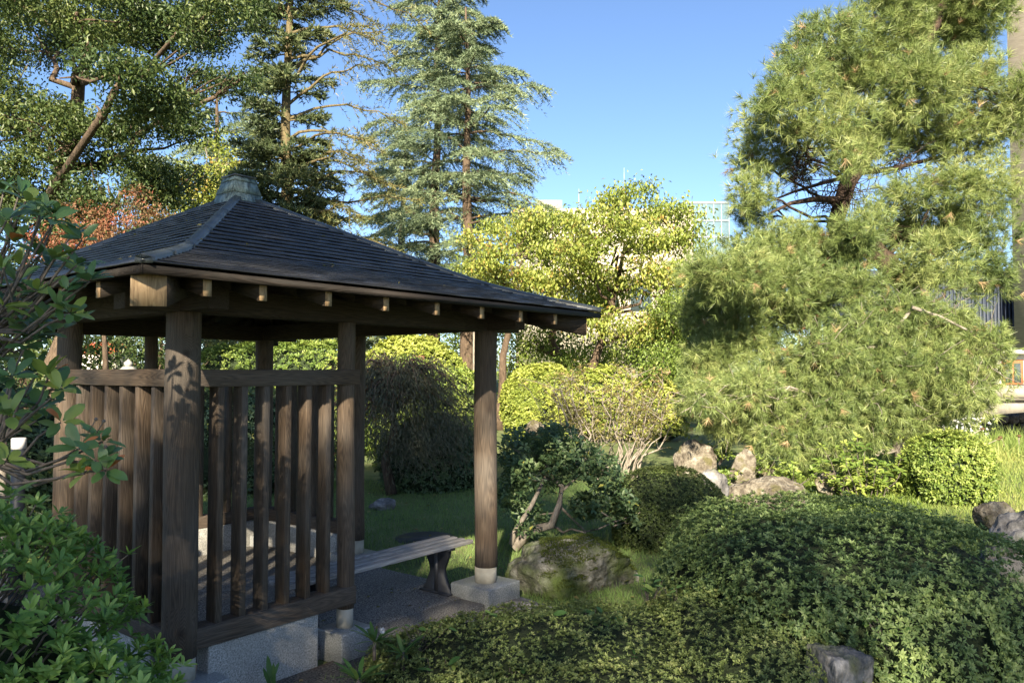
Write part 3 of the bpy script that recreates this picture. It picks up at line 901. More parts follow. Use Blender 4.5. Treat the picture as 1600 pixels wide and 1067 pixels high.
def clipped_bush(name, label, base, lobes, n, L, W, mat, k=5, ex=2.6, amp=0.03, freq=7, seed=1, group=None, cat="bush", fuzz=0.05, shoots=0.0, facing=True, spread=(30, 85)):
    """lobes: (centre, radii) relative to base"""
    t = thing(name, label, cat, base, group=group)
    parts = []
    areas = np.array([r[0] * r[1] + r[2] * (r[0] + r[1]) for c, r in lobes])
    for j, (c, rad) in enumerate(lobes):
        m = int(n * areas[j] / areas.sum())
        P, Nr = sup_surface(m, rad, ex)
        d = bumps(P, amp, freq, seed + j) - np.abs(rng.normal(0, fuzz, len(P)))
        if shoots:
            sel = rng.random(len(P)) < shoots
            d[sel] += rng.uniform(0.01, fuzz * 1.6, sel.sum())
        Pw = P + Nr * d[:, None] + np.asarray(c)
        keep = (Pw[:, 2] > 0.0) & ~inside_any(Pw, lobes, j, ex)
        if facing:   # far side of the bush needs fewer leaves
            wp = Pw + np.asarray(base)
            vd = unit(wp - np.array([0, 0, CAM_Z]))
            back = (vd * Nr).sum(1) > 0.35
            keep &= ~(back & (rng.random(len(P)) < 0.7))
        Pw, Nr2, d2 = Pw[keep], Nr[keep], d[keep]
        A = unit(Nr2 + rng.normal(0, 0.35, Nr2.shape) + np.array([0, 0, 0.35]))
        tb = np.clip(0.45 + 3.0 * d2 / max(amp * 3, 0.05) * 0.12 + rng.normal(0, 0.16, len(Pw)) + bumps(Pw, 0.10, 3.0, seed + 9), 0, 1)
        p, D, Nn, Ls, Ws, tt = rosettes(Pw, A, k, L, W, spread, tb=tb)
        v, f = leaf_geo(p, D, Nn, Ls, Ws)
        parts.append((v, f, np.repeat(tt, 4)))
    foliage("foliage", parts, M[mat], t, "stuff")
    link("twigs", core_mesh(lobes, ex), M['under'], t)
    return t

def curve_pts(p0, p1, n=8, sag=0.0, wob=0.0, seed=0):
    r = np.random.default_rng(seed)
    s = np.linspace(0, 1, n)[:, None]
    P = np.asarray(p0) * (1 - s) + np.asarray(p1) * s
    P[:, 2] += sag * np.sin(np.pi * s[:, 0])
    w = r.normal(0, wob, (n, 3)) * np.sin(np.pi * s)
    return P + w

def broad_tree(name, label, base, trunk, clumps, leaf, mat, bark='bark', n_leaf=20000, L=0.08, W=0.035, group=None, cat="tree", r0=0.2, seed=1, shell=0.45, droop=0.35, limb_r=0.045, sub_twigs=3, sub=0):
    """trunk: list of points; clumps: (centre, radii) relative to base"""
    t = thing(name, label, cat, base, group=group)
    r = np.random.default_rng(seed)
    mb = MB()
    trunk = np.asarray(trunk, float)
    s = np.linspace(0, 1, 12)
    seg = np.linspace(0, 1, len(trunk))
    tp = np.stack([np.interp(s, seg, trunk[:, i]) for i in range(3)], -1)
    tp[1:-1] += r.normal(0, r0 * 0.25, (10, 3)) * np.array([1, 1, 0.2])
    rad = r0 * (1 - 0.72 * s); rad[0] *= 1.35
    mb.tube(tp, rad, 10)
    for c, cr in clumps:
        c = np.asarray(c, float); cr = np.asarray(cr, float)
        i = int(np.clip(np.argmin(np.linalg.norm(tp - (c - np.array([0, 0, 0.35 * np.linalg.norm(c[:2] - tp[-1][:2]) + 0.3])), axis=1)), 2, 11))
        lp = curve_pts(tp[i], c, 8, sag=-0.08 * np.linalg.norm(c - tp[i]) , wob=0.06 * np.linalg.norm(c - tp[i]), seed=int(r.integers(1e6)))
        a = min(rad[i] * 0.65, limb_r * (1 + np.linalg.norm(c - tp[i]) * 0.25))
        mb.tube(lp, np.linspace(a, 0.35 * a, 8), 6)
        for _ in range(sub_twigs):
            e = c + unit(r.normal(size=3)) * cr * 0.85
            mb.tube(curve_pts(lp[int(r.integers(4, 8))], e, 5, wob=0.05 * float(cr.mean()), seed=int(r.integers(1e6))), np.linspace(a * 0.4, a * 0.08, 5), 4, cap=False)
    mb.build("trunk", M[bark], t, smooth=True)
    vol = np.array([np.prod(np.asarray(cr)) ** (2 / 3) for _, cr in clumps])
    parts = []
    for (c, cr), w in zip(clumps, vol / vol.sum()):
        m = max(30, int(n_leaf * w))
        d = rand_unit(m)
        rr = (shell + (1 - shell) * rng.random(m) ** 0.6) * (1 + bumps(d * np.asarray(cr), 0.12, 2.2 / max(0.3, float(np.mean(cr))) * 2, int(r.integers(1e6))))
        # leaves gather in sprays around twig ends
        ns = max(6, m // 14)
        sd = rand_unit(ns)
        sr = (shell + (1 - shell) * rng.random(ns) ** 0.6) * (1 + bumps(sd * np.asarray(cr), 0.16, 2.5 / max(0.3, float(np.mean(cr))) * 2, int(r.integers(1e6))))
        sp = sd * sr[:, None] * np.asarray(cr)
        if sub:   # gather the sprays into smaller boughs
            nb = sub
            bc = rand_unit(nb) * (0.45 + 0.5 * rng.random((nb, 1))) * np.asarray(cr)
            ub = rand_unit(ns) * rng.random((ns, 1)) ** 0.4
            sp = bc[rng.integers(0, nb, ns)] + ub * np.asarray(cr).mean() * 0.34 * np.array([1.15, 1.15, 0.62])
        pick = rng.integers(0, ns, m)
        P = sp[pick] + rng.normal(0, 1, (m, 3)) * L * 1.7 * np.array([1, 1, 0.6]) + np.asarray(c)
        D = unit(d * 0.5 + rng.normal(0, 0.55, (m, 3)) + np.array([0, 0, -droop]))
        N = unit(d * 0.5 + np.array([0, 0, 0.8]) + rng.normal(0, 0.45, (m, 3)))
        sz = rng.uniform(0.65, 1.2, m)
        v, f = leaf_geo(P, D, N, L * sz, W * sz)
        tb = np.clip(0.45 + rng.normal(0, 0.16, ns)[pick] + rng.normal(0, 0.13, m) + bumps(P, 0.13, 1.1, 5), 0, 1)
        parts.append((v, f, np.repeat(tb, 4)))
    foliage("crown", parts, M[mat], t, "stuff")
    return t

def spray_branch(parts, mb, p0, az, ln, el, sag, tw_len, n_tw, ne, L, W, flat=0.25, rbase=0.03, tipdroop=0.3, tbase=0.5, start=0.15, up=0.3):
    """one conifer bough: curved axis, side twigs, needle elements"""
    n = 9
    s = np.linspace(0, 1, n)
    h = np.array([math.cos(az), math.sin(az), 0])
    ax = np.asarray(p0)[None] + h[None] * (s * ln * math.cos(el))[:, None]
    ax[:, 2] += s * ln * math.sin(el) - sag * ln * s ** 2
    ax[1:] += rng.normal(0, 0.015 * ln, (n - 1, 3))
    if mb is not None:
        mb.tube(ax, np.linspace(rbase, rbase * 0.2, n), 5, cap=False)
    lat = np.array([-h[1], h[0], 0])
    ss = np.clip(start + (1 - start) * (np.arange(n_tw) + rng.random(n_tw)) / n_tw, 0, 1)
    side = np.where(np.arange(n_tw) % 2 == 0, 1.0, -1.0)
    tp0 = np.stack([np.interp(ss, s, ax[:, i]) for i in range(3)], -1)
    tl = tw_len * (0.30 + 0.9 * np.sin(np.pi * np.clip(ss * 0.86 + 0.10, 0, 1))) * rng.uniform(0.6, 1.2, n_tw)
    td = unit(h[None] * rng.uniform(0.5, 1.2, (n_tw, 1)) + lat[None] * side[:, None] * rng.uniform(0.6, 1.1, (n_tw, 1)) + np.array([0, 0, 1.0])[None] * rng.normal(-0.05, flat, (n_tw, 1)))
    e = (np.arange(ne)[None, :] + rng.random((n_tw, ne))) / ne
    Q = tp0[:, None, :] + td[:, None, :] * (e * tl[:, None])[..., None]
    Q[..., 2] -= tipdroop * (e ** 2) * tl[:, None]
    Q = Q.reshape(-1, 3)
    dd = np.repeat(td[:, None, :], ne, 1).reshape(-1, 3)
    D = unit(dd * 0.7 + rng.normal(0, 0.5, dd.shape) + np.array([0, 0, up]))
    N = unit(np.array([0, 0, 1.0]) + rng.normal(0, 0.6, dd.shape))
    sz = rng.uniform(0.6, 1.25, len(Q))
    v, f = needle_geo(Q, D, L * sz, W * sz)
    tb = np.clip(tbase + 0.18 * np.repeat(rng.normal(0, 1, n_tw), ne) * 0.6 + rng.normal(0, 0.14, len(Q)), 0, 1)
    parts.append((v, f, np.repeat(tb, 3)))

def conifer(name, label, base, height, trunk_r, whorls, mat, bark, n_tw=26, ne=16, L=0.16, W=0.05, lean=(0, 0), flat=0.2, group=None, tipdroop=0.3, up=0.3, seed=1, bare=()):
    """whorls: list of (z, length, count, elevation, sag[, az0, az1])"""
    t = thing(name, label, "tree", base, group=group)
    mb = MB()
    zz = np.linspace(0, height, 16)
    tp = np.stack([lean[0] * zz / height + 0.05 * np.sin(zz * 0.9 + seed), lean[1] * zz / height, zz], -1)
    mb.tube(tp, trunk_r * (1 - 0.93 * zz / height) + 0.01, 12)
    parts = []
    r = np.random.default_rng(seed)
    for w in whorls:
        z, ln, cnt, el, sag = w[:5]
        az0 = r.uniform(0, 6.28)
        for i in range(cnt):
            if len(w) > 5:
                az = r.uniform(w[5], w[6])
            else:
                az = az0 + i * 6.283 / cnt + r.normal(0, 0.25)
            l = ln * r.uniform(0.7, 1.12)
            zz_ = z + r.normal(0, 0.16)
            p0 = (lean[0] * zz_ / height, lean[1] * zz_ / height, zz_)
            k = max(0.35, l / ln)
            spray_branch(parts, mb, p0, az, l, el + r.normal(0, 0.09), sag * r.uniform(0.6, 1.4), 0.34 * l + 0.10, max(6, int(n_tw * k)), ne, L, W, flat, rbase=0.012 + 0.012 * l, tipdroop=tipdroop, tbase=0.5 + r.normal(0, 0.1), up=up)
    sparse = []
    for z, az, ln, el, sag in bare:      # long, nearly bare limbs with thin yellowing tips
        spray_branch(sparse, mb, (0, 0, z), az, ln, el, sag, 0.62, 24, 22, 0.14, 0.024, 0.5, rbase=0.05, tipdroop=0.5, tbase=0.5, start=0.42, up=0.0)
    mb.build("trunk", M[bark], t, smooth=True)
    foliage("crown", parts, M[mat], t, "stuff")
    if sparse:
        foliage("thin_boughs", sparse, M['lf_sparse'], t, "stuff")
    return t

def grass(name, label, poly_pts, n, h, w, mat, cat="grass", lean=0.35):
    P = np.asarray(poly_pts)
    D = unit(rng.normal(0, lean, (len(P), 3)) + np.array([0, 0, 1.0]))
    hh = h * rng.uniform(0.45, 1.3, len(P))
    v, f = needle_geo(P, D, hh, w)
    o = link(name, np_mesh(name, v, [f], tint=np.repeat(np.clip(rng.normal(0.45, 0.2, len(P)) + bumps(P, 0.15, 1.3, 4), 0, 1), 3)), M[mat])
    return tag(o, label, cat, kind="stuff")

def scatter(n, x0, x1, y0, y1, cond=None):
    x, y = rng.uniform(x0, x1, n), rng.uniform(y0, y1, n)
    m = np.ones(n, bool) if cond is None else cond(x, y)
    x, y = x[m], y[m]
    return np.stack([x, y, ground_h(x, y) - 0.005], -1)

def in_pav(x, y, m=0.1):
    dx, dy = x - NX, y - NY
    u = dx * U_AX[0] + dy * U_AX[1]; v = dx * V_AX[0] + dy * V_AX[1]
    return (u > -m) & (u < S_ + m) & (v > -0.2) & (v < T_ + m)

# ------------------------------------------------------------------ lawns
mhc = at(664, 837, 8.9)
grass("lawn_grass", "short shaded lawn behind the pavilion", scatter(120000, -7, 4.5, 5.2, 13.5, lambda x, y: ~in_pav(x, y) & (np.hypot(x - mhc[0], y - mhc[1]) > 0.34) & (y > 5.6 + 0.2 * x) & (np.abs(x) < 0.7 * y)), 0, 0.075, 0.006, 'grass')
grass("bank_grass", "pale sunlit grass on the bank at right", scatter(150000, 3.0, 17.0, 7.6, 21.0, lambda x, y: (x > 0.36 * y) & (x < 0.72 * y)), 0, 0.10, 0.011, 'grass_dry')
gr2 = scatter(9000, 6, 16, 15.0, 20.6, lambda x, y: (x > 0.47 * y) & (x < 0.7 * y))
grass("tall_bank_grass", "long blades of grass along the stream edge", gr2, 0, 0.42, 0.018, 'grass_dry', lean=0.45)
grass("rock_weeds", "low green weeds between the sunlit boulders", scatter(40000, 2.4, 6.2, 9.0, 14.5, lambda x, y: (x > 0.18 * y) & (x < 0.52 * y)), 0, 0.13, 0.03, 'lf_green', cat="weeds", lean=0.7)
grass("edge_grass", "rough grass tufts around the pavilion edge", scatter(9000, -1.5, 1.6, 4.1, 6.9, lambda x, y: ~in_pav(x, y, 0.12) & (x > -1.15 + 0.0 * y)), 0, 0.07, 0.007, 'grass', lean=0.6)
tuft = at(1225, 1010, 4.5)
gt = np.stack([rng.normal(tuft[0], 0.10, 420), rng.normal(4.45, 0.10, 420), np.full(420, 0.08)], -1)
grass("grass_tuft", "fine grass tuft beside the flat-topped stone", gt, 0, 0.22, 0.005, 'grass', lean=0.5)

# ------------------------------------------------------------------ hedges and bushes
clipped_bush("azalea_hedge", "big clipped dark green azalea mound at lower right", (2.35, 5.65, 0),
             [((0, 0, 0), (1.10, 1.28, 0.88)), ((-0.60, 0.22, 0), (0.62, 0.72, 0.64)), ((-0.12, -0.70, 0), (0.62, 0.72, 0.66))],
             27000, 0.031, 0.0125, 'lf_hedge', k=8, ex=4.6, amp=0.02, freq=6, seed=11, fuzz=0.03, shoots=0.14)
clipped_bush("low_azalea", "low spreading azalea cover in the foreground, centre", (0.55, 5.0, 0),
             [((0, 0, 0), (1.45, 0.72, 0.36)), ((0.95, -0.10, 0), (0.72, 0.9, 0.50)), ((-0.75, -0.3, 0), (0.65, 0.42, 0.22)), ((0.1, -0.7, 0), (1.2, 0.6, 0.26))],
             34000, 0.021, 0.009, 'lf_cover', k=7, ex=2.4, amp=0.022, freq=9, seed=12, fuzz=0.02, shoots=0.15)
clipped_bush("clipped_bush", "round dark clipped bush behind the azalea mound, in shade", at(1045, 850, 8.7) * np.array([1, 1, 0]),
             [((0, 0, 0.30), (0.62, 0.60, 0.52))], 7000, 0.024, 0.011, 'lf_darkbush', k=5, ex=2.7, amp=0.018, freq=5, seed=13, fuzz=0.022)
clipped_bush("clipped_bush", "ball-shaped yellow-green bush in full sun beyond the right-hand post", at(845, 690, 19.5) * np.array([1, 1, 0]),
             [((0, 0, 0.95), (0.98, 0.95, 1.12))], 6500, 0.075, 0.04, 'lf_bright', k=5, ex=2.3, amp=0.03, freq=5, seed=14, fuzz=0.06)
clipped_bush("clipped_bush", "small bright clipped bush on the sunlit grass bank", at(1481, 790, 11.0) * np.array([1, 1, 0]) + np.array([0, 0, 0.1]),
             [((0, 0, 0.36), (0.60, 0.56, 0.52))], 3600, 0.055, 0.024, 'lf_green', k=5, ex=2.5, amp=0.04, freq=7, seed=15, fuzz=0.07, shoots=0.08)
clipped_bush("clipped_bush", "wide bright green bush between the ball-shaped bush and the pine", at(985, 690, 21.5) * np.array([1, 1, 0]),
             [((-0.7, 0, 0.9), (1.1, 0.9, 1.15)), ((0.7, 0.2, 0.8), (1.0, 0.9, 1.05))], 6500, 0.08, 0.045, 'lf_bright', k=5, ex=2.2, amp=0.06, freq=4, seed=16, fuzz=0.12, shoots=0.1)
clipped_bush("clipped_bush", "glossy sunlit bush seen between the bronze maple and the right-hand post", at(705, 720, 15.0) * np.array([1, 1, 0]),
             [((0, 0, 0.8), (0.85, 0.8, 1.15)), ((-0.9, 0.6, 0.9), (0.8, 0.7, 1.3))], 5200, 0.075, 0.04, 'lf_green', k=5, ex=2.2, amp=0.05, freq=5, seed=17, fuzz=0.10)
clipped_bush("clipped_hedge", "long clipped hedge behind the pavilion, lit along its top", (-5.2, 17.5, 0),
             [((0, 0, 1.0), (2.0, 0.9, 1.55))], 6500, 0.075, 0.034, 'lf_green', k=5, ex=4.0, amp=0.05, freq=3, seed=18, fuzz=0.08, cat="hedge")
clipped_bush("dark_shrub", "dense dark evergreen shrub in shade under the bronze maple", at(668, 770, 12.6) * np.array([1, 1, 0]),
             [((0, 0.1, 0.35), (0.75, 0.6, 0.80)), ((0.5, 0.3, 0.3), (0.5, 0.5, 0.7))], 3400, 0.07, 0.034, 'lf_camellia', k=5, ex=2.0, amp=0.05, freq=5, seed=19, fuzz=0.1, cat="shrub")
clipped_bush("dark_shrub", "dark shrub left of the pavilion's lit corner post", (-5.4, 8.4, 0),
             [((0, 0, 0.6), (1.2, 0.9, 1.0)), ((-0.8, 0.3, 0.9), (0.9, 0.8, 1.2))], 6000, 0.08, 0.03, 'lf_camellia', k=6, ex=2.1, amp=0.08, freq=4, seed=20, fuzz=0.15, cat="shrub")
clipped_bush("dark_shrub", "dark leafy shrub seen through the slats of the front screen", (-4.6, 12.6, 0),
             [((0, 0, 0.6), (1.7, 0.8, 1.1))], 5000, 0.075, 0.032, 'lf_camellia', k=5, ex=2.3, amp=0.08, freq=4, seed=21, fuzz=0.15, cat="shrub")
clipped_bush("yellow_shrub", "yellow-green rounded shrub crown seen over the bronze maple", at(640, 600, 20) * np.array([1, 1, 0]),
             [((0, 0, 1.3), (1.7, 1.0, 1.45))], 6000, 0.09, 0.045, 'lf_bright', k=5, ex=2.2, amp=0.08, freq=3, seed=22, fuzz=0.15, cat="shrub")

# bronze, open shrub with visible stems
b0 = at(955, 738, 14.0) * np.array([1, 1, 0])
sh = thing("leggy_shrub", "sparse bronze-leaved shrub with bare pale stems behind the dark clipped bush", "shrub", b0)
mb = MB(); parts = []
for i in range(46):
    x = rng.uniform(-0.55, 0.55); y = rng.uniform(-0.35, 0.35)
    top = np.array([x * 2.2 + rng.normal(0, .12), y * 1.8, rng.uniform(1.15, 1.9) - 0.35 * abs(x)])
    cp_ = curve_pts((x * 0.8, y, 0), top, 7, wob=0.07, seed=i)
    mb.tube(cp_, np.linspace(0.028 if i < 14 else 0.014, 0.004, 7), 5, cap=False)
    for j in range(7):
        q = cp_[int(rng.integers(3, 7))]
        e = q + np.array([rng.normal(0, .22), rng.normal(0, .2), rng.uniform(0.02, .32)])
        mb.tube(curve_pts(q, e, 3, wob=0.02, seed=j), [0.007, 0.005, 0.002], 4, cap=False)
        C = q + (e - q) * rng.uniform(0.3, 1.0, (5, 1)) + rng.normal(0, .05, (5, 3))
        p, D, Nn, Ls, Ws, tt = rosettes(C, rand_unit(5) * .5 + np.array([0, 0, 1.]), 5, 0.055, 0.022, tb=np.clip(0.25 + 0.35 * (C[:, 2] - 0.8) + rng.normal(0, .1, 5), 0, 1))
        v, f = leaf_geo(p, D, Nn, Ls, Ws); parts.append((v, f, np.repeat(tt, 4)))
mb.build("stems", M['bark_pale'], sh, smooth=True)
foliage("foliage", parts, M['lf_brown'], sh, "stuff")

# camellia growing over the mossy boulder: gnarled pale trunk
b0 = at(806, 856, 8.3) * np.array([1, 1, 0])
ca = thing("camellia_shrub", "gnarled camellia with pale bent trunk behind the right-hand post", "shrub", b0)
def loc_at(px, py, Y, b): return at(px, py, Y) - b
mb = MB()
tr = [loc_at(803, 856, 8.3, b0), loc_at(830, 828, 8.3, b0), loc_at(862, 820, 8.25, b0), loc_at(874, 788, 8.25, b0), loc_at(878, 760, 8.3, b0), loc_at(858, 742, 8.3, b0), loc_at(848, 715, 8.4, b0), loc_at(830, 706, 8.4, b0)]
mb.tube(tr, [0.06, 0.05, 0.045, 0.035, 0.032, 0.026, 0.02, 0.012], 8)
for pts, ra in (([(799, 850), (803, 832), (830, 790), (852, 745)], 0.035), ([(858, 748), (835, 750), (822, 745)], 0.014), ([(874, 790), (890, 806), (915, 830), (935, 826)], 0.016),
                ([(880, 765), (905, 742), (922, 728)], 0.016), ([(876, 800), (858, 802), (838, 804)], 0.012), ([(862, 818), (880, 832), (892, 826), (915, 832)], 0.018),
                ([(958, 822), (985, 812), (1000, 800)], 0.008), ([(940, 800), (965, 816), (985, 818)], 0.008), ([(935, 826), (960, 815), (990, 805)], 0.008), ([(850, 745), (835, 720), (800, 700)], .012)):
    P = [loc_at(x, y, 8.3 + rng.normal(0, .12), b0) for x, y in pts]
    mb.tube(P, np.linspace(ra, ra * 0.5, len(P)), 6)
mb.build("trunk", M['bark_pale'], ca, smooth=True)
parts = []
for (x, y, rx, ry, m) in ((815, 705, 40, 42, 110), (865, 695, 45, 34, 120), (905, 720, 40, 34, 120), (800, 760, 24, 50, 80), (940, 740, 34, 30, 80), (915, 790, 28, 22, 70), (960, 790, 34, 26, 80), (985, 805, 16, 24, 34), (880, 850, 46, 10, 10), (840, 740, 50, 36, 70), (830, 815, 26, 30, 45)):
    for yy in (8.2, 8.7):
        c = at(x, y, yy) - b0
        d = rand_unit(m) * (0.3 + 0.7 * rng.random((m, 1)) ** 0.5) * np.array([rx, 40, ry]) / F_PX * 8.3
        C = c + d
        p, D, Nn, Ls, Ws, tt = rosettes(C, rand_unit(m) * .9 + np.array([0, -.25, 1.]), 5, 0.068, 0.034, spread=(40, 100))
        tt = np.where(rng.random(len(tt)) < 0.012, 1.0, np.clip(tt * 0.93, 0, 0.93))
        v, f = leaf_geo(p, D, Nn, Ls, Ws); parts.append((v, f, np.repeat(tt, 4)))
foliage("foliage", parts, M['lf_camellia'], ca, "stuff")

# moss pad on the boulder
mp_ = []
mossc = at(925, 868, 6.85)
V, F = ICO[3]
gm = []
bo = [o for o in COL.objects if o.name.startswith("mossy_boulder")][0]
bv = np.array([v.co[:] for v in bo.data.vertices]); bnrm = np.array([v.normal[:] for v in bo.data.vertices])
sel = (bnrm[:, 2] > 0.55) & (bv[:, 0] > -0.25) & (bv[:, 2] > 0.02)
sv, sn = bv[sel], bnrm[sel]
pk = rng.integers(0, len(sv), 9000)
PP = sv[pk] + rng.normal(0, 0.014, (9000, 3)) * np.array([1, 1, .3])
v, f = needle_geo(PP, sn[pk] + rng.normal(0, .5, (9000, 3)), rng.uniform(0.01, 0.028, 9000), 0.010)
mo = link("moss", np_mesh("moss", v, [f], tint=np.repeat(rng.uniform(0, 1, 9000), 3)), M['moss'], bo)
mo["kind"] = "stuff"

# weeping bronze laceleaf maple
b0 = at(612, 772, 12.2) * np.array([1, 1, 0])
wm = thing("weeping_maple", "weeping bronze laceleaf maple in shade beyond the pavilion's open side", "tree", b0)
mb = MB()
trk = [(0, 0, 0), (-0.1, 0, 0.5), (0.05, 0, 1.0), (-0.05, 0, 1.5), (0.1, 0, 1.85)]
mb.tube(trk, [0.09, 0.075, 0.06, 0.05, 0.03], 8)
parts, parts2 = [], []
for i in range(80):
    az = rng.uniform(0, 6.28); rad = rng.uniform(0.30, 1.35); z0 = rng.uniform(1.3, 2.1)
    zt = z0 - 0.55 * rad + 0.22
    p1 = np.array([math.cos(az) * rad + 0.1, math.sin(az) * rad * 0.8, zt])
    cp_ = curve_pts((0, 0, min(z0, 1.8) - 0.1), p1, 8, sag=0.42 * rad, wob=0.05, seed=i)
    mb.tube(cp_, np.linspace(0.02, 0.004, 8), 4, cap=False)
    m = 150
    q = cp_[rng.integers(3, 8, m)] + rng.normal(0, 0.14, (m, 3)) * np.array([1, 1, .7])
    q[:, 2] -= np.abs(rng.normal(0, 0.18, m))
    D = unit(rng.normal(0, .45, (m, 3)) + np.array([math.cos(az) * .5, math.sin(az) * .5, -1.0]))
    v, f = leaf_geo(q, D, rand_unit(m), rng.uniform(.06, .12, m), 0.014)
    rust = (p1[0] < -0.25) and (p1[1] < 0.25) and zt < 1.75 and i % 3 != 2
    (parts2 if rust else parts).append((v, f, np.repeat(np.clip(rng.normal(.45, .2, m), 0, 1), 4)))
for i in range(24):   # low skirts
    c = np.array([rng.uniform(-0.3, 1.1), rng.uniform(-.7, .2), rng.uniform(.55, 1.1)]); m = 200
    q = c + rng.normal(0, 1, (m, 3)) * np.array([.2, .16, .14])
    v, f = leaf_geo(q, unit(rng.normal(0, .5, (m, 3)) + np.array([.3, -.2, -1.])), rand_unit(m), rng.uniform(.05, .10, m), 0.012)
    parts.append((v, f, np.repeat(np.clip(rng.normal(.4, .2, m), 0, 1), 4)))
mb.build("trunk", M['bark'], wm, smooth=True)
foliage("crown", parts, M['lf_maple'], wm, "stuff")
if parts2:
    o = foliage("rusty_branch", parts2, M['lf_rust'], wm, "stuff")
    o["label"] = "rust-red hanging sprays of the maple"

# ------------------------------------------------------------------ big trees
def clumps_px(spec, Y, base, dy=1.0, jy=1.0, seed=3):
    """clump list given as photograph ellipses at distance Y"""
    r = np.random.default_rng(seed)
    out = []
    for (x, y, rx, ry) in spec:
        yy = Y + r.normal(0, jy)
        c = at(x, y, yy) - np.asarray(base)
        out.append((c, (rx / F_PX * yy, max(rx, ry) / F_PX * yy * dy, ry / F_PX * yy)))
    return out

# evergreen oak, upper left
b0 = np.array([-9.05, 15.5, 0.0])
oak = clumps_px([(60, 60, 110, 60), (190, 120, 110, 62), (300, 60, 90, 55), (130, 220, 110, 55), (250, 190, 80, 45), (40, 190, 90, 60), (330, 20, 90, 45), (60, 320, 120, 60),
                 (190, 300, 100, 50), (315, 128, 46, 24), (375, 125, 44, 20), (270, 290, 70, 45), (-60, 120, 120, 80), (-70, 280, 130, 90), (120, 20, 120, 50), (200, 390, 110, 50), (60, 430, 130, 60),
                 (230, -20, 150, 50), (230, 30, 80, 40), (-40, -60, 160, 80), (360, -40, 70, 50)], 15.0, b0, 1.0, 1.1)
broad_tree("evergreen_oak", "huge dark evergreen tree filling the upper left of the picture", b0, [(0, 0, 0), (0.2, 0, 2.5), (-0.2, 0.2, 5.5), (0.6, 0, 8.5)], oak, None, 'lf_oak', n_leaf=118000, L=0.095, W=0.040, r0=0.34, seed=5, shell=0.35, droop=0.25, limb_r=0.07, sub_twigs=4, sub=13)
# red maple
b0 = np.array([-7.0, 13.2, 0.0])
broad_tree("red_maple", "small reddening maple rising behind the left roof slope", b0, [(0, 0, 0), (0.1, 0, 1.6), (0.2, 0, 3.0)],
           clumps_px([(215, 320, 30, 24), (180, 350, 40, 24), (245, 345, 32, 20), (130, 345, 44, 26), (85, 385, 46, 28), (160, 385, 50, 26), (215, 300, 14, 12)], 13.0, b0, 1.0, .4), None, 'lf_redmaple', 'bark', n_leaf=4500, L=0.055, W=0.026, r0=0.09, seed=6, limb_r=0.02, sub_twigs=5)
# pale poplar-like tree top behind the fir
b0 = np.array([-11.2, 27.0, 0.0])
broad_tree("pale_tree", "pale yellow-leaved tree top showing left of the fir", b0, [(0, 0, 0), (0, 0, 4), (0, 0, 7.5)],
           clumps_px([(345, 225, 26, 16), (370, 245, 22, 16), (330, 215, 14, 10), (300, 300, 60, 40), (345, 300, 40, 50)], 27, b0, 1.0, .5), None, 'lf_cherry', 'bark_pale', n_leaf=5000, L=0.14, W=0.08, r0=0.14, seed=7)

# fir with mossy trunk and long bare limbs on its right side
b0 = np.array([-6.25, 21.5, 0.0])
wh = []
for z in np.arange(2.2, 8.0, 0.30):
    wh.append((z, 2.7 - 0.22 * (z - 2.2), 6, 0.12, 0.12))
for z in np.arange(8.0, 12.4, 0.42):
    wh.append((z, 1.15, 3, 0.2, 0.1))
    wh.append((z + 0.2, 1.2, 1, 0.15, 0.1, 2.4, 3.9))
for z in np.arange(12.0, 16.0, 0.45):
    wh.append((z, 1.5 - 0.2 * (z - 12), 4, 0.2, 0.05))
fr_ = np.random.default_rng(12)
bare = [(z, fr_.uniform(-0.75, 0.35), fr_.uniform(2.6, 4.2), fr_.uniform(0.25, 0.75), fr_.uniform(0.25, 0.6)) for z in (4.8, 5.2, 5.6, 5.9, 6.2, 6.6, 7.0, 7.3, 7.7, 8.0, 8.3, 8.9, 9.3, 9.9, 10.2, 10.6, 11.3, 12.0, 12.6)]
conifer("fir_tree", "tall fir with sunlit mossy trunk and bare right-hand limbs behind the finial", b0, 16.5, 0.24, wh, 'lf_fir', 'bark_moss', n_tw=28, ne=26, L=0.15, W=0.036, seed=3, flat=0.25, tipdroop=0.15, up=0.25, bare=bare)
# deodar cedars: airy, layered, with drooping tips
def cedar(base, h, low, maxlen, label, seed, lean=(0, 0), cnt=5, step=0.95):
    wh = []
    r = np.random.default_rng(seed)
    z = low
    while z < h - 0.4:
        k = (z - low) / (h - low)
        wh.append((z, maxlen * (1 - 0.62 * k ** 1.5) * r.uniform(0.72, 1.15), cnt, 0.12 + 0.22 * k, 0.27))
        z += step * r.uniform(0.7, 1.25)
    return conifer("deodar_cedar", label, base, h, 0.34, wh, 'lf_cedar', 'bark', n_tw=48, ne=36, L=0.17, W=0.034, seed=seed, flat=0.06, tipdroop=0.5, group="deodar cedars", lean=lean, up=-0.05)
cedar(np.array([-1.75, 31.5, 0]), 16.8, 5.2, 4.4, "right-hand of the two tall layered cedars, trunk in view", 21, (-0.1, 0))
cedar(np.array([-3.4, 33.5, 0]), 19.2, 4.5, 4.8, "left-hand of the two tall layered cedars, reaching above the frame", 22, (0.2, 0))
cedar(np.array([-5.2, 36.0, 0]), 13.0, 4.0, 3.0, "lower shadowy cedar behind the two tall cedars", 23, (0.2, 0), 4)
cedar(np.array([-12.0, 31.0, 0]), 13.5, 4.0, 4.6, "cedar whose dark bough tips show between oak and fir", 24, (0.2, 0), 4, 1.3)

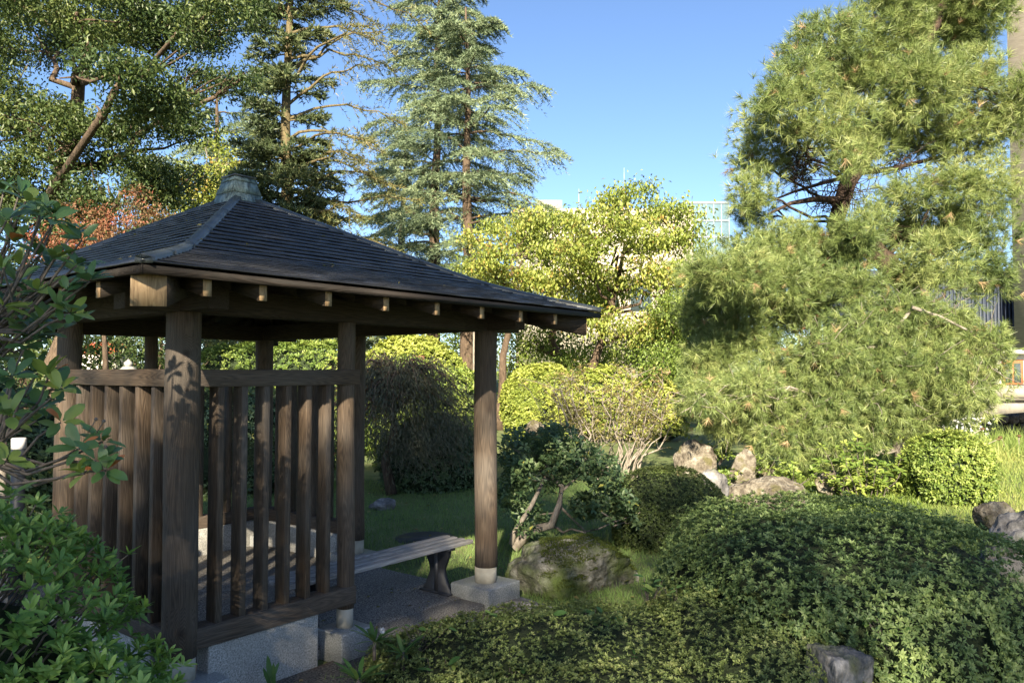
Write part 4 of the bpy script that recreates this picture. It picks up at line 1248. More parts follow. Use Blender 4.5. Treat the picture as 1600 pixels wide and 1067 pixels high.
# cherry trees in yellowing leaf
b0 = np.array([2.1, 24.5, 0.0])
ch1 = clumps_px([(985, 310, 60, 26), (940, 345, 60, 26), (1040, 330, 46, 22), (1075, 330, 26, 14), (1000, 370, 70, 28), (1075, 375, 44, 26), (920, 400, 60, 28), (1010, 430, 70, 30), (1085, 430, 44, 30),
                 (950, 460, 60, 30), (1060, 485, 50, 30), (1000, 510, 60, 28), (935, 500, 50, 24), (890, 380, 36, 22)], 24.0, b0, 1.0, .7)
broad_tree("cherry_tree", "right-hand yellowing cherry tree, tallest, beside the pine", b0, [(0, 0, 0), (0.2, 0, 1.6), (0.9, 0, 3.4), (1.4, 0, 5.6)], ch1, None, 'lf_cherry', 'bark', n_leaf=18000, L=0.14, W=0.07, r0=0.20, seed=8, droop=0.8, limb_r=0.05, shell=0.25, sub=15)
b0 = np.array([-0.4, 25.5, 0.0])
ch2 = clumps_px([(800, 360, 56, 24), (760, 400, 46, 28), (840, 390, 56, 26), (870, 345, 40, 18), (780, 440, 50, 26), (850, 440, 56, 26), (900, 430, 50, 26), (830, 340, 40, 16), (870, 480, 60, 26), (940, 440, 40, 22), (740, 370, 24, 16), (900, 350, 30, 14)], 25.5, b0, 1.0, .7)
broad_tree("cherry_tree", "left-hand yellowing cherry tree above the roof's right corner", b0, [(0, 0, 0), (0.1, 0, 2.2), (0.5, 0, 4.4), (0.4, 0, 5.6)], ch2, None, 'lf_cherry', 'bark', n_leaf=13500, L=0.14, W=0.07, r0=0.16, seed=9, droop=0.8, limb_r=0.05, shell=0.25, sub=15)
# green trees in the middle distance
b0 = np.array([4.6, 23.0, 0.0])
broad_tree("young_green_tree", "fresh green tree between cherry and pine", b0, [(0, 0, 0), (0, 0, 1.2), (0.1, 0, 2.6)],
           clumps_px([(1045, 520, 42, 40), (1030, 570, 36, 34), (1075, 550, 36, 44), (1050, 480, 32, 24)], 22.5, b0, 1.0, .5), None, 'lf_green', 'bark', n_leaf=9000, L=0.10, W=0.05, r0=0.08, seed=10, limb_r=0.025)
b0 = np.array([1.6, 27.5, 0.0])
broad_tree("dark_tree", "dark trunked tree in shade under the cherry crowns", b0, [(0, 0, 0), (0.3, 0, 1.6), (-0.2, 0, 3.0), (0.4, 0, 4.2)],
           clumps_px([(880, 540, 60, 26), (930, 560, 60, 22), (830, 530, 50, 26), (970, 545, 46, 26), (800, 560, 34, 30), (1000, 555, 40, 30)], 28, b0, 1.0, .5), None, 'lf_green', 'bark', n_leaf=9000, L=0.13, W=0.06, r0=0.26, seed=11, limb_r=0.06)
for i, (x, Y, h, w, lab) in enumerate(((600, 30, 3.4, 2.6, "dark distant tree behind the yellow shrub"), (720, 33, 4.0, 2.4, "distant tree just left of the right-hand post"), (430, 28, 4.2, 3.2, "distant dark tree behind the hedge, centre"),
                                  (250, 26, 4.4, 3.0, "distant dark tree under the left eave"), (40, 20, 4.5, 3.6, "shaded tree at the left edge behind the foreground leaves"), (1080, 36, 3.6, 3.2, "distant tree behind the young green tree"), (1250, 38, 5.0, 4.5, "distant tree behind the pines, left"), (1420, 40, 4.0, 3.5, "distant tree behind the pines, right"), (170, 36, 6.0, 3.5, "far dark tree beside the red-roofed house"), (860, 44, 3.2, 4.0, "far tree low behind the ball-shaped bush"))):
    c = at(x, 580, Y); b = np.array([c[0], Y, 0.0])
    cl = [((0, 0, h * .62), (w * .5, w * .5, h * .38)), ((-w * .3, 0, h * .5), (w * .35, w * .4, h * .33)), ((w * .3, .2, h * .52), (w * .35, w * .4, h * .35)), ((0, -.3, h * .34), (w * .5, w * .3, h * .28))]
    broad_tree("background_tree", lab, b, [(0, 0, 0), (0, 0, h * .4), (0, 0, h * .7)], cl, None, 'lf_oak' if i in (0, 2, 3, 4, 6, 8) else 'lf_green', 'bark', n_leaf=5200, L=0.17, W=0.08, r0=0.16, seed=30 + i, group="trees in the distance", limb_r=0.05)

# ------------------------------------------------------------------ pines
def tufts(C, A, k=16, L=0.15, W=0.009, spread=62, tb=None):
    n = len(C)
    A = unit(A)
    X = unit(np.cross(A, rand_unit(n))); Yv = np.cross(A, X)
    ph = rng.uniform(0, 6.283, (n, k)); th = np.radians(spread) * np.sqrt(rng.random((n, k)))
    D = A[:, None] * np.cos(th)[..., None] + (X[:, None] * np.cos(ph)[..., None] + Yv[:, None] * np.sin(ph)[..., None]) * np.sin(th)[..., None]
    D[..., 2] -= 0.12
    P = C[:, None, :] + A[:, None, :] * (L * 0.35 * rng.random((n, k)))[..., None] - A[:, None, :] * L * 0.2
    v, f = needle_geo(P.reshape(-1, 3), D.reshape(-1, 3), (L * rng.uniform(.7, 1.15, (n, k))).ravel(), W)
    tb = rng.uniform(.2, .8, n) if tb is None else tb
    t = np.clip(tb[:, None] + rng.normal(0, .12, (n, k)), 0, 1)
    t = np.where(rng.random((n, 1)) < 0.012, 1.0, np.minimum(t, 0.93))
    return v, f, np.repeat(t.ravel(), 3)

def pine(name, label, base, trunk, clumps, n_tuft, L=0.16, W=0.011, k=16, seed=1, bark='bark_red', r0=0.22, limbs=(), droop=0.0, shell=0.3, limb_r=0.05, twigs=()):
    t = thing(name, label, "pine tree", base)
    r = np.random.default_rng(seed)
    mb = MB()
    trunk = np.asarray(trunk, float)
    mb.tube(trunk, r0 * np.linspace(1, 0.35, len(trunk)), 12)
    for pts, ra in limbs:
        mb.tube(pts, np.linspace(ra, ra * 0.3, len(pts)), 7)
    parts = []
    tp = np.concatenate([np.linspace(trunk[i], trunk[i + 1], 6) for i in range(len(trunk) - 1)])
    vol = np.array([np.prod(np.asarray(cr)) ** (2 / 3) for _, cr in clumps])
    for (c, cr), w in zip(clumps, vol / vol.sum()):
        c = np.asarray(c, float); cr = np.asarray(cr, float)
        i = np.argmin(np.linalg.norm(tp - c - np.array([0, 0, -0.3]), axis=1))
        a = limb_r
        lp = curve_pts(tp[i], c, 7, wob=0.05 * np.linalg.norm(c - tp[i]), seed=int(r.integers(1e6)))
        mb.tube(lp, np.linspace(a, a * .4, 7), 6)
        m = int(n_tuft * w)
        ns = max(8, m // 9)
        sd = rand_unit(ns)
        sr = (shell + (1 - shell) * rng.random(ns) ** .55) * (1 + bumps(sd * cr, 0.16, 3.0 / float(cr.mean()), int(r.integers(1e6))))
        sp = sd * sr[:, None] * cr + c
        for q in sp[:max(6, ns // 5)]:
            mb.tube(curve_pts(lp[int(r.integers(3, 7))], q, 4, wob=.05 * float(cr.mean()), seed=int(r.integers(1e6))), [a * .3, a * .2, a * .14, a * .08], 4, cap=False)
        pick = rng.integers(0, ns, m)
        C = sp[pick] + rng.normal(0, L * 0.75, (m, 3))
        A = unit(sd[pick] * .8 + rng.normal(0, .45, (m, 3)) + np.array([0, 0, 0.45 - droop]))
        tb = np.clip(0.45 + rng.normal(0, .12, ns)[pick] + rng.normal(0, .1, m) + bumps(C, .10, 1.2, 6), 0, 1)
        parts.append(tufts(C, A, k, L, W, tb=tb))
    for c, cr, m in twigs:      # dead interior twigs
        for _ in range(m):
            q0 = np.asarray(c) + unit(r.normal(size=3)) * np.asarray(cr) * r.uniform(.1, .8)
            q1 = q0 + unit(r.normal(size=3) + np.array([0, 0, -.1])) * r.uniform(.25, .6)
            mb.tube(curve_pts(q0, q1, 4, wob=.03, seed=int(r.integers(1e6))), [.010, .008, .006, .003], 4, cap=False)
    mb.build("trunk", M[bark], t, smooth=True)
    foliage("crown", parts, M['lf_pine'], t, "stuff")
    return t

def lp_(b, Y, *pts):
    return [at(x, y, Y + (p[0] if p else 0)) - b for x, y, *p in pts]

# tall leaning pine, right
b0 = np.array([8.3, 15.6, 0.0])
spec = [(1290, 70, 62, 48), (1380, 60, 62, 50), (1470, 50, 70, 60), (1530, 20, 50, 50), (1250, 120, 50, 34), (1340, 130, 70, 44), (1430, 140, 70, 44), (1510, 130, 60, 46), (1300, 190, 56, 32),
        (1210, 200, 48, 30), (1180, 250, 36, 28), (1395, 205, 60, 34), (1480, 210, 60, 38), (1550, 210, 50, 40), (1175, 300, 34, 26), (1182, 335, 32, 18), (1225, 160, 50, 30), (1245, 255, 30, 22), (1555, 290, 40, 36), (1500, 290, 46, 26), (1590, 150, 30, 46),
        (1420, 300, 44, 20), (1440, 350, 66, 34), (1520, 360, 56, 36), (1390, 380, 34, 26), (1470, 410, 56, 36), (1540, 420, 46, 40), (1410, 430, 34, 24), (1500, 0, 90, 40), (1330, 245, 40, 18), (1400, -10, 60, 40), (1345, 225, 50, 24), (1360, 335, 26, 18)]
cl = clumps_px(spec, 15.2, b0, 0.9, 0.75, 4)
tr = lp_(b0, 15.5, (1450, 580), (1440, 500), (1412, 440), (1360, 385), (1305, 350), (1325, 285), (1370, 220), (1410, 130), (1460, 40), (1500, -60))
tr[0] = (0, 0, -0.1)
limbs = [(lp_(b0, 15.2, (1315, 312), (1270, 312), (1235, 318), (1200, 335)), 0.075), (lp_(b0, 15.2, (1235, 318), (1215, 328), (1238, 352)), 0.04), (lp_(b0, 15.3, (1330, 275), (1290, 285), (1240, 300), (1190, 320)), 0.05),
         (lp_(b0, 15.6, (1335, 270), (1390, 265), (1450, 250), (1530, 230)), 0.07), (lp_(b0, 15.4, (1375, 395), (1400, 400), (1450, 380), (1520, 370)), 0.05), (lp_(b0, 15.4, (1345, 250), (1300, 200), (1260, 150)), 0.05)]
pine("tall_pine", "tall leaning pine with dark forked trunk, upper right", b0, tr, cl, 15500, L=0.195, W=0.0085, k=24, seed=5, bark='bark_dark', r0=0.26, limbs=limbs, limb_r=0.035, twigs=[(c, cr, 70) for c, cr in clumps_px([(1250, 275, 50, 40), (1290, 310, 40, 30), (1330, 300, 30, 40), (1400, 260, 60, 26), (1480, 265, 60, 24), (1380, 340, 30, 40), (1260, 240, 50, 30)], 15.4, b0, 1.0, .4, 9)])
# middle pine pad
b0 = np.array([5.6, 14.6, 0.0])
spec = [(1200, 390, 60, 30), (1270, 385, 60, 28), (1140, 430, 60, 34), (1220, 440, 64, 34), (1300, 425, 44, 34), (1110, 490, 44, 36), (1180, 490, 56, 34), (1250, 490, 46, 26), (1120, 545, 40, 34), (1170, 540, 44, 26), (1325, 400, 34, 26), (1335, 450, 30, 28), (1340, 365, 34, 20), (1090, 580, 26, 24), (1100, 440, 24, 22)]
cl = clumps_px(spec, 14.0, b0, 0.9, 0.5, 6)
tr = lp_(b0, 14.6, (1282, 640), (1275, 560), (1274, 500), (1272, 465), (1240, 420), (1210, 390))
tr[0] = (0.05, 0, -0.1)
pine("rounded_pine", "lower rounded pine with red trunk left of the tall pine", b0, tr, cl, 9000, L=0.165, W=0.008, k=24, seed=6, r0=0.13, limbs=[(lp_(b0, 14.4, (1280, 545), (1310, 520), (1335, 495), (1320, 470)), 0.04), (lp_(b0, 14.4, (1225, 590), (1200, 570), (1205, 540)), 0.03)], limb_r=0.03)
# low sweeping pine skirt
b0 = np.array([5.9, 12.9, 0.0])
spec = [(1350, 520, 60, 30), (1430, 510, 66, 34), (1500, 545, 60, 34), (1290, 555, 60, 30), (1370, 565, 66, 34), (1450, 575, 66, 36), (1530, 580, 44, 30), (1210, 590, 60, 28), (1290, 605, 66, 34), (1370, 620, 60, 34), (1450, 625, 60, 30),
        (1130, 625, 56, 30), (1200, 645, 60, 34), (1280, 660, 60, 34), (1350, 665, 50, 28), (1140, 665, 44, 22), (1230, 690, 56, 24), (1290, 700, 40, 20), (1095, 620, 30, 18), (1180, 610, 50, 24), (1510, 620, 40, 20), (1420, 655, 36, 20), (1540, 545, 28, 30), (1400, 480, 40, 20), (1480, 500, 40, 18)]
cl = clumps_px(spec, 12.8, b0, 0.7, 0.35, 7)
tr = lp_(b0, 13.0, (1400, 700), (1395, 600), (1405, 520), (1425, 480))
tr[0] = (0.55, 0, -0.1)
limbs = [(lp_(b0, 12.5, (1425, 482), (1395, 520), (1390, 545), (1405, 575)), 0.03), (lp_(b0, 12.4, (1425, 480), (1470, 495), (1520, 520), (1535, 550)), 0.03), (lp_(b0, 12.4, (1390, 540), (1340, 545), (1280, 565)), 0.03), (lp_(b0, 12.3, (1400, 600), (1370, 615), (1350, 640)), 0.025), (lp_(b0, 12.3, (1300, 620), (1270, 640), (1240, 655)), 0.02)]
pine("sweeping_pine", "low sweeping pine boughs hanging down to the sunlit boulders", b0, tr, cl, 14500, L=0.15, W=0.0075, k=22, seed=7, r0=0.12, limbs=limbs, droop=0.85, limb_r=0.022, bark='bark_pale', twigs=[(c, cr, 22) for c, cr in cl])

# leafy shrub by the rocks (big bright leaves)
b0 = at(1350, 768, 11.2) * np.array([1, 1, 0])
bs = thing("leafy_shrub", "bright broad-leaved shrub between the sunlit boulders and the small clipped bush", "shrub", b0)
mb = MB(); pr = []
for i in range(60):
    e = np.array([rng.normal(0, .28), rng.normal(0, .22), rng.uniform(.15, .95)]); e[0] += 0.05 - 0.15 * (e[2] > .6)
    cp_ = curve_pts((e[0] * .3, e[1] * .3, 0), e, 5, wob=.03, seed=i)
    mb.tube(cp_, np.linspace(.010, .003, 5), 4, cap=False)
    C = cp_[2:]; 
    p, D, Nn, Ls, Ws, tt = rosettes(C, np.tile([0, -.3, 1.], (3, 1)) + rand_unit(3) * .3, 7, 0.105, 0.05, spread=(55, 100))
    v, f = leaf_geo(p, D, Nn, Ls, Ws); pr.append((v, f, np.repeat(tt, 4)))
mb.build("stems", M['twig'], bs); foliage("foliage", pr, M['lf_green'], bs, "stuff")
# small ground plants between the rocks
for i, (x, y, Y, rad, lab) in enumerate(((1124, 706, 13.4, .22, "bright leafy sprig beside the upright pale boulder"), (1172, 728, 12.2, .22, "small fern-like plant on the wedge-shaped boulder"), (1240, 740, 11.2, .25, "low yellow-green plants right of the largest boulder"), (1130, 752, 11.8, .22, "green plants between the two left boulders"), (1440, 690, 13.0, .35, "weedy plants under the pine on the bank"))):
    b = at(x, y, Y) - np.array([0, 0, 0.1])
    t = thing("ground_plant", lab, "plant", b)
    C = rng.normal(0, 1, (60, 3)) * np.array([rad, rad * .6, rad * .45]) * .7 + np.array([0, 0, .1])
    p, D, Nn, Ls, Ws, tt = rosettes(C, rand_unit(60) * .5 + np.array([0, -.2, 1.]), 5, 0.07, 0.04)
    v, f = leaf_geo(p, D, Nn, Ls, Ws)
    foliage("foliage", [(v, f, np.repeat(tt, 4))], M['lf_green'], t, "stuff")
    mb = MB()
    for j in range(14):
        mb.tube(curve_pts((0, 0, -.12), C[j], 4), [.006, .005, .004, .003], 4, cap=False)
    mb.build("stems", M['twig'], t)

# ------------------------------------------------------------------ foreground leaves as single parts
def leaf_proto(name, W=0.42, bend=0.18):
    v, f = big_leaf_geo(np.zeros((1, 3)), np.array([[1., 0, 0]]), np.array([[0, 0, 1.]]), 1.0, W, bend)
    return v, f
def leaf_variants(mat, W, bend, tints, nm="leaf"):
    out = []
    for i, t in enumerate(tints):
        v, f = leaf_proto(nm, W * (0.9 + 0.05 * (i % 5)), bend * (0.5 + 0.35 * (i % 4)))
        me = np_mesh(nm, v, [f], tint=np.full(len(v), t), smooth=True)
        me.materials.append(mat)
        out.append(me)
    return out
from mathutils import Matrix
def place_leaf(me, parent, P, D, N, L, name="leaf"):
    D = Vector(D).normalized(); S = D.cross(Vector(N)).normalized(); N2 = S.cross(D)
    o = bpy.data.objects.new(name, me)
    m = Matrix(((D.x, -S.x, N2.x, 0), (D.y, -S.y, N2.y, 0), (D.z, -S.z, N2.z, 0), (0, 0, 0, 1)))
    o.parent = parent
    o.matrix_local = Matrix.Translation(Vector(P)) @ m @ Matrix.Diagonal((L, L, L, 1))
    COL.objects.link(o)
    return o

# left foreground azalea
b0 = np.array([-2.30, 2.95, 0.0])
fa = thing("foreground_azalea", "bright green azalea bush in the lower left corner", "bush", b0)
lobes = [((0, 0, 0), (1.08, 0.72, 1.40)), ((0.55, -0.25, 0), (0.60, 0.5, 0.98))]
P0, N0 = [], []
for j, (c, rad) in enumerate(lobes):
    P, Nr = sup_surface(4000 if j == 0 else 2000, rad, 2.3)
    d = bumps(P, .03, 6, 60 + j) - np.abs(rng.normal(0, .05, len(P))) + np.where(rng.random(len(P)) < .2, rng.uniform(0, .09, len(P)), 0)
    Pw = P + Nr * d[:, None] + np.asarray(c)
    kp = (Pw[:, 2] > .15) & ~inside_any(Pw, lobes, j, 2.3)
    wp = Pw + b0
    px = 800 + F_PX * wp[:, 0] / np.maximum(wp[:, 1], .1)
    kp &= px > -260
    P0.append(Pw[kp]); N0.append(Nr[kp])
P0, N0 = np.concatenate(P0), np.concatenate(N0)
vd = unit(P0 + b0 - np.array([0, 0, CAM_Z]))
frontal = (vd * N0).sum(1)
keep = (frontal < 0.3) | (rng.random(len(P0)) < .35)
P0, N0, frontal = P0[keep], N0[keep], frontal[keep]
A0 = unit(N0 * .8 + np.array([0, -.1, .75]) + rng.normal(0, .3, N0.shape))
tb = np.clip(.5 + rng.normal(0, .15, len(P0)) + bumps(P0, .1, 4, 2), 0, 1)
p, D, Nn, Ls, Ws, tt = rosettes(P0, A0, 9, 0.052, 0.0165, spread=(22, 82), tb=tb)
wp = p + b0
px = 800 + F_PX * wp[:, 0] / wp[:, 1]; py = 580 - F_PX * (wp[:, 2] - CAM_Z) / wp[:, 1]
vis = (px > 2) & (px < 330) & (py < 1066) & (np.repeat(frontal, 9) < -.05)
score = Ls / wp[:, 1] - 10 * (~vis) + 0.004 * rng.random(len(Ls)) + 0.02 * ((p / np.array([1.08, .72, 1.4])) ** 2).sum(1)
single = np.argsort(-score)[:290]
mask = np.zeros(len(p), bool); mask[single] = True
v, f = big_leaf_geo(p[~mask], D[~mask], Nn[~mask], Ls[~mask], Ws[~mask], 0.14)
foliage("foliage", [(v, f, np.repeat(tt[~mask], len(BL)))], M['lf_azalea'], fa, "stuff")
var = leaf_variants(M['lf_azalea'], 0.32, .14, np.linspace(.1, 1, 10))
for i in single:
    place_leaf(var[int(np.clip(tt[i] * 9.99, 0, 9))], fa, p[i], D[i], Nn[i], Ls[i])
mb = MB()
for i in range(260):
    q = P0[int(rng.integers(0, len(P0)))]
    mb.tube(curve_pts(q * np.array([.35, .35, .55]), q, 5, wob=.02, seed=i), np.linspace(.008, .0025, 5), 5, cap=False)
mb.build("stems", M['twig'], fa)
link("twigs", core_mesh(lobes, 2.3, .8), M['under'], fa)

# leathery-leaved shrub reaching in from the left
b0 = np.array([-2.95, 3.15, 0.0])
ms = thing("leathery_shrub", "leathery-leaved shrub reaching in from the left edge with dark thin branches", "shrub", b0)
heads = [(40, 315, 2.7), (62, 335, 2.75), (85, 345, 2.7), (110, 370, 2.8), (20, 380, 2.7), (60, 400, 2.9), (128, 375, 2.75), (120, 415, 2.75), (105, 455, 2.7), (140, 440, 2.7), (25, 440, 2.8), (60, 455, 2.75), (90, 480, 2.7), (130, 430, 2.9), (110, 490, 2.7),
         (65, 505, 2.8), (30, 510, 2.8), (120, 505, 2.85), (10, 345, 2.6), (5, 420, 2.6), (5, 480, 2.65), (40, 540, 2.75), (75, 590, 2.7), (20, 590, 2.6), (95, 610, 2.7), (60, 640, 2.75), (95, 660, 2.7), (15, 650, 2.6), (125, 700, 2.65), (150, 720, 2.6), (132, 740, 2.6), (165, 735, 2.62), (160, 690, 2.7), (10, 720, 2.6), (18, 775, 2.5), (-30, 330, 2.7), (-40, 450, 2.7), (-30, 560, 2.7)]
var = leaf_variants(M['lf_magnolia'], 0.44, .16, list(np.linspace(.05, .92, 11)) + [1.0])
mb = MB()
roots = [(-60, 470, 2.9), (-70, 620, 2.8), (-60, 700, 2.7), (-50, 560, 2.9), (-40, 520, 2.8)]
rp_ = [at(x, y, Y) - b0 for x, y, Y in roots]
mb.tube([(0, 0, 0), (-.05, .0, .7), rp_[1], rp_[0], rp_[0] + np.array([.0, 0, .4])], [.03, .026, .022, .016, .01], 7)
nl = 0
extra = [(rng.uniform(-10, 95), rng.uniform(300, 660), rng.uniform(2.75, 3.1)) for _ in range(26)]
ex_parts = []
for i, (x, y, Y) in enumerate(heads + extra):
    h = at(x, y, Y) - b0
    j = int(np.argmin([np.linalg.norm(h - q - np.array([0, 0, .1])) + .12 * rng.random() for q in rp_]))
    side = np.array([rng.normal(0, .03), 0, -0.06 - .05 * rng.random()])
    mid = (rp_[j] + h) / 2 + side
    mb.tube([rp_[j], rp_[j] * .6 + mid * .4 + rng.normal(0, .01, 3), mid, mid * .45 + h * .55 + rng.normal(0, .012, 3), h], np.linspace(.008, .0035, 5), 5, cap=False)
    k = 7 + i % 2
    A = unit(np.array([rng.normal(.25, .3), rng.normal(-.3, .25), .9]))[None]
    p, D, Nn, Ls, Ws, tt = rosettes(h[None], A, k, .086, .037, spread=(30, 88), jitter=.35)
    if i >= len(heads):
        v, f = big_leaf_geo(p, D, Nn, Ls, Ws, .16)
        ex_parts.append((v, f, np.repeat(np.minimum(tt, .9), len(BL))))
        continue
    for q in range(len(p)):
        red = rng.random() < .01
        place_leaf(var[11 if red else int(np.clip(tt[q] * 10.9, 0, 10))], ms, p[q], D[q], Nn[q], Ls[q] * rng.uniform(.85, 1.1))
        nl += 1
mb.build("branches", M['twig'], ms, smooth=True)
foliage("inner_foliage", ex_parts, M['lf_magnolia'], ms, "stuff")
for x, y in ((150, 655), (162, 658), (165, 698)):   # small round fruits on stalks
    h = at(x, y, 2.62) - b0
    st = MB(); st.tube([at(x - 12, y + 20, 2.63) - b0, h], [.0018, .0018], 5); 
    V, F = ICO[2]
    st.add(V * .006 + h, F)
    st.build("fruit", M['twig'], ms)

# post with white cap by the left edge
b0 = at(27, 800, 5.2) * np.array([1, 1, 0])
bp_ = thing("marker_post", "dark round post with white top at the left edge", "post", b0)
zt = at(27, 684, 5.2)[2]; zm = at(27, 701, 5.2)[2]
M['white'] = plain_mat('white_enamel', (0.62, 0.63, 0.66), 0.45)
M['post_dark'] = plain_mat('dark_blue_paint', (0.02, 0.025, 0.035), 0.5)
MB().tube([(0, 0, 0), (0, 0, zm)], [.042, .042], 20).build("shaft", M['post_dark'], bp_, smooth=False)
MB().tube([(0, 0, zm), (0, 0, zt - .004), (0, 0, zt)], [.045, .045, .040], 20).build("cap", M['white'], bp_)
b0 = at(10, 800, 5.3) * np.array([1, 1, 0])
tk = thing("slim_sapling", "slim pale leaning stem left of the dark post", "tree", b0)
MB().tube(curve_pts((0.06, 0, 0), at(4, 690, 5.3) - b0, 6, wob=.01), np.linspace(.035, .025, 6), 8).build("trunk", M['bark_pale'], tk, smooth=True)

# ------------------------------------------------------------------ weeds with single leaves in the low azalea
wv = leaf_variants(M['lf_weed'], 0.5, .22, np.linspace(0, 1, 8))
wl_ = leaf_variants(M['lf_weed'], 0.20, .35, np.linspace(.1, .9, 6))
weeds = [(690, 1045, 4.6, 6, .09, "broad-leaved weed at the bottom edge, left of centre"), (800, 1058, 4.5, 9, .10, "broad-leaved weed at the bottom edge, centre"), (920, 970, 5.1, 10, .085, "broad-leaved weed in the middle of the low azalea"), (1015, 920, 5.5, 8, .085, "weed with pale seed heads near the mossy boulder"), (985, 1040, 4.6, 5, .06, "small weed at the bottom edge, right of centre"),
         (1060, 930, 5.4, 5, .07, "weed between low azalea and the big mound"), (655, 985, 4.9, 6, .06, "low clover-like weed by the gravel floor"), (1390, 985, 4.35, 7, .08, "pale broad-leaved weed growing through the big mound"), (750, 970, 5.1, 5, .06, "small weed at the foot of the pavilion's footing stone")]
for x, y, Y, k, L, lab in weeds:
    b = at(x, y + 6, Y)
    t = thing("broadleaf_weed", lab, "weed", b, group="weeds in the azaleas")
    mb = MB()
    for i in range(k):
        e = np.array([rng.normal(0, .07), rng.normal(0, .05), rng.uniform(.03, .10)])
        mb.tube(curve_pts((0, 0, -.12), e, 4, wob=.005, seed=i), [.003, .003, .0025, .002], 4, cap=False)
        az = rng.uniform(0, 6.28)
        place_leaf(wv[int(rng.integers(0, 8))], t, e, (math.cos(az), math.sin(az), rng.uniform(-.2, .35)), (rng.normal(0, .3), rng.normal(-.3, .2), 1), L * rng.uniform(.7, 1.1))
    mb.build("stem", M['twig'], t)
# dandelions beside the pavilion
for x, y, Y, lab, k in ((585, 990, 4.75, "dandelion with long toothed leaves and a white seed head", 16), (560, 1050, 4.45, "low clump of weeds at the bottom edge by the paving", 14), (630, 1010, 4.7, "leafy weed clump right of the dandelion", 12)):
    b = at(x, y + 14, Y)
    t = thing("dandelion", lab, "weed", b)
    for i in range(k):
        az = i * 2.4 + rng.normal(0, .2)
        place_leaf(wl_[int(rng.integers(0, 6))], t, (0, 0, 0), (math.cos(az), math.sin(az) * .7, rng.uniform(.4, 1.3)), (-math.cos(az), -math.sin(az), 1.2), rng.uniform(.10, .19))
    mb = MB(); mb.tube([(0, 0, -.1), (0, 0, 0.02)], [.012, .01], 6)
    mb.build("root_crown", M['twig'], t)
    if "seed head" in lab:
        h = np.array([.06, -.08, .10])
        MB().tube(curve_pts((-.1, -.1, .0), h, 8, sag=-.06), np.full(8, .0022), 5).build("stalk", M['lf_weed'], t)
        d = rand_unit(160)
        v, f = needle_geo(np.tile(h, (160, 1)), d, .022, .0022)
        link("seed_head", np_mesh("seed_head", v, [f]), M['white'], t)
for i, (x, y, Y, lab) in enumerate(((980, 980, 5.0, "long arching grass leaf standing above the low azalea"), (425, 1040, 4.55, "thin dark grass blades in front of the granite plinth"))):
    b = at(x, y + 20, Y); t = thing("grass_blade_clump", lab, "grass", b)
    for j in range(4):
        place_leaf(wl_[j], t, (rng.normal(0, .01), 0, -.05), (rng.normal(-.15, .25), rng.normal(0, .2), 1), (.3, -1, .2), rng.uniform(.16, .30) if i == 0 else rng.uniform(.10, .2))

# ------------------------------------------------------------------ buildings and bridge
M['stucco'] = plain_mat('pale_stucco', (0.36, 0.33, 0.27), 0.85)
M['white_wall'] = plain_mat('white_render', (0.50, 0.49, 0.47), 0.8)
M['tile_beige'] = noise_mat('beige_tile_cladding', [(0.35, (0.18, 0.16, 0.125)), (0.65, (0.25, 0.225, 0.18))], scale=1.5, stretch=(1, 1, 12), rough=0.8, bump=0.2)
M['dark_blue'] = plain_mat('dark_blue_louvre', (0.035, 0.045, 0.07), 0.5)
M['red_tile'] = plain_mat('red_roof_tile', (0.42, 0.12, 0.06), 0.7)
M['glass'] = plain_mat('blue_curtain_glass', (0.11, 0.175, 0.215), 0.12, 0.5)
M['glass_dark'] = plain_mat('window_glass', (0.05, 0.07, 0.08), 0.1, 0.7)
M['mullion'] = plain_mat('white_aluminium', (0.22, 0.27, 0.31), 0.4)
M['bridge_conc'] = noise_mat('weathered_concrete', [(0.3, (0.17, 0.155, 0.13)), (0.7, (0.34, 0.32, 0.27))], scale=1.8, detail=9, stretch=(1, 1, 0.5), rough=0.9, bump=0.3)
M['door_wood'] = plain_mat('red_brown_door', (0.30, 0.12, 0.06), 0.5)
M['mast'] = plain_mat('red_mast_paint', (0.45, 0.14, 0.10), 0.5)

def box_part(name, mat, par, x0, x1, y0, y1, z0, z1):
    return MB().box(x0, x1, y0, y1, z0, z1).build(name, M[mat], par)

# glass tower
gt_ = thing("glass_tower", "pale blue glass office tower beyond the cherry trees", "building", (37.5, 150, 0))
box_part("curtain_wall", 'glass', gt_, -4.4, 4.4, 0, 9, 0, 34.2)
box_part("parapet", 'mullion', gt_, -4.5, 4.5, -0.1, 9.1, 34.2, 34.7)
for i in range(7):
    box_part("mullion", 'mullion', gt_, -4.4 + i * 1.466 - .07, -4.4 + i * 1.466 + .07, -.14, -.005, 0, 34.2)
for z in np.arange(2.0, 34, 3.2):
    box_part("spandrel", 'mullion', gt_, -4.4, 4.4, -.10, -.003, z, z + .35)
# beige hall
hb = thing("beige_hall", "large pale hall behind the cherry trees with stepped flat roof", "building", (12.5, 92, 0))
box_part("wall", 'stucco', hb, -12, 9, 0, 14, 0, 21.2)
box_part("upper_wall", 'stucco', hb, -9.5, -6.5, 1, 8, 21.2, 22.4)
box_part("parapet", 'white_wall', hb, -12.2, 9.2, -.15, -.005, 17.6, 18.1)
for i in range(5):
    w = box_part("window", 'glass_dark', hb, -10.5 + i * 4, -8.0 + i * 4, -.06, -.01, 9, 12)
    box_part("window_frame", 'mullion', w, -9.3 + i * 4, -9.2 + i * 4, -.09, -.065, 9, 12)
ms_ = thing("antenna_mast", "thin red and white antenna mast above the hall roof", "mast", (13.6, 94, 21.0))
mb = MB()
for a in range(3):
    mb.tube([(.35 * math.cos(a * 2.1), .35 * math.sin(a * 2.1), 0), (.2 * math.cos(a * 2.1), .2 * math.sin(a * 2.1), 3.2)], [.06, .05], 5)
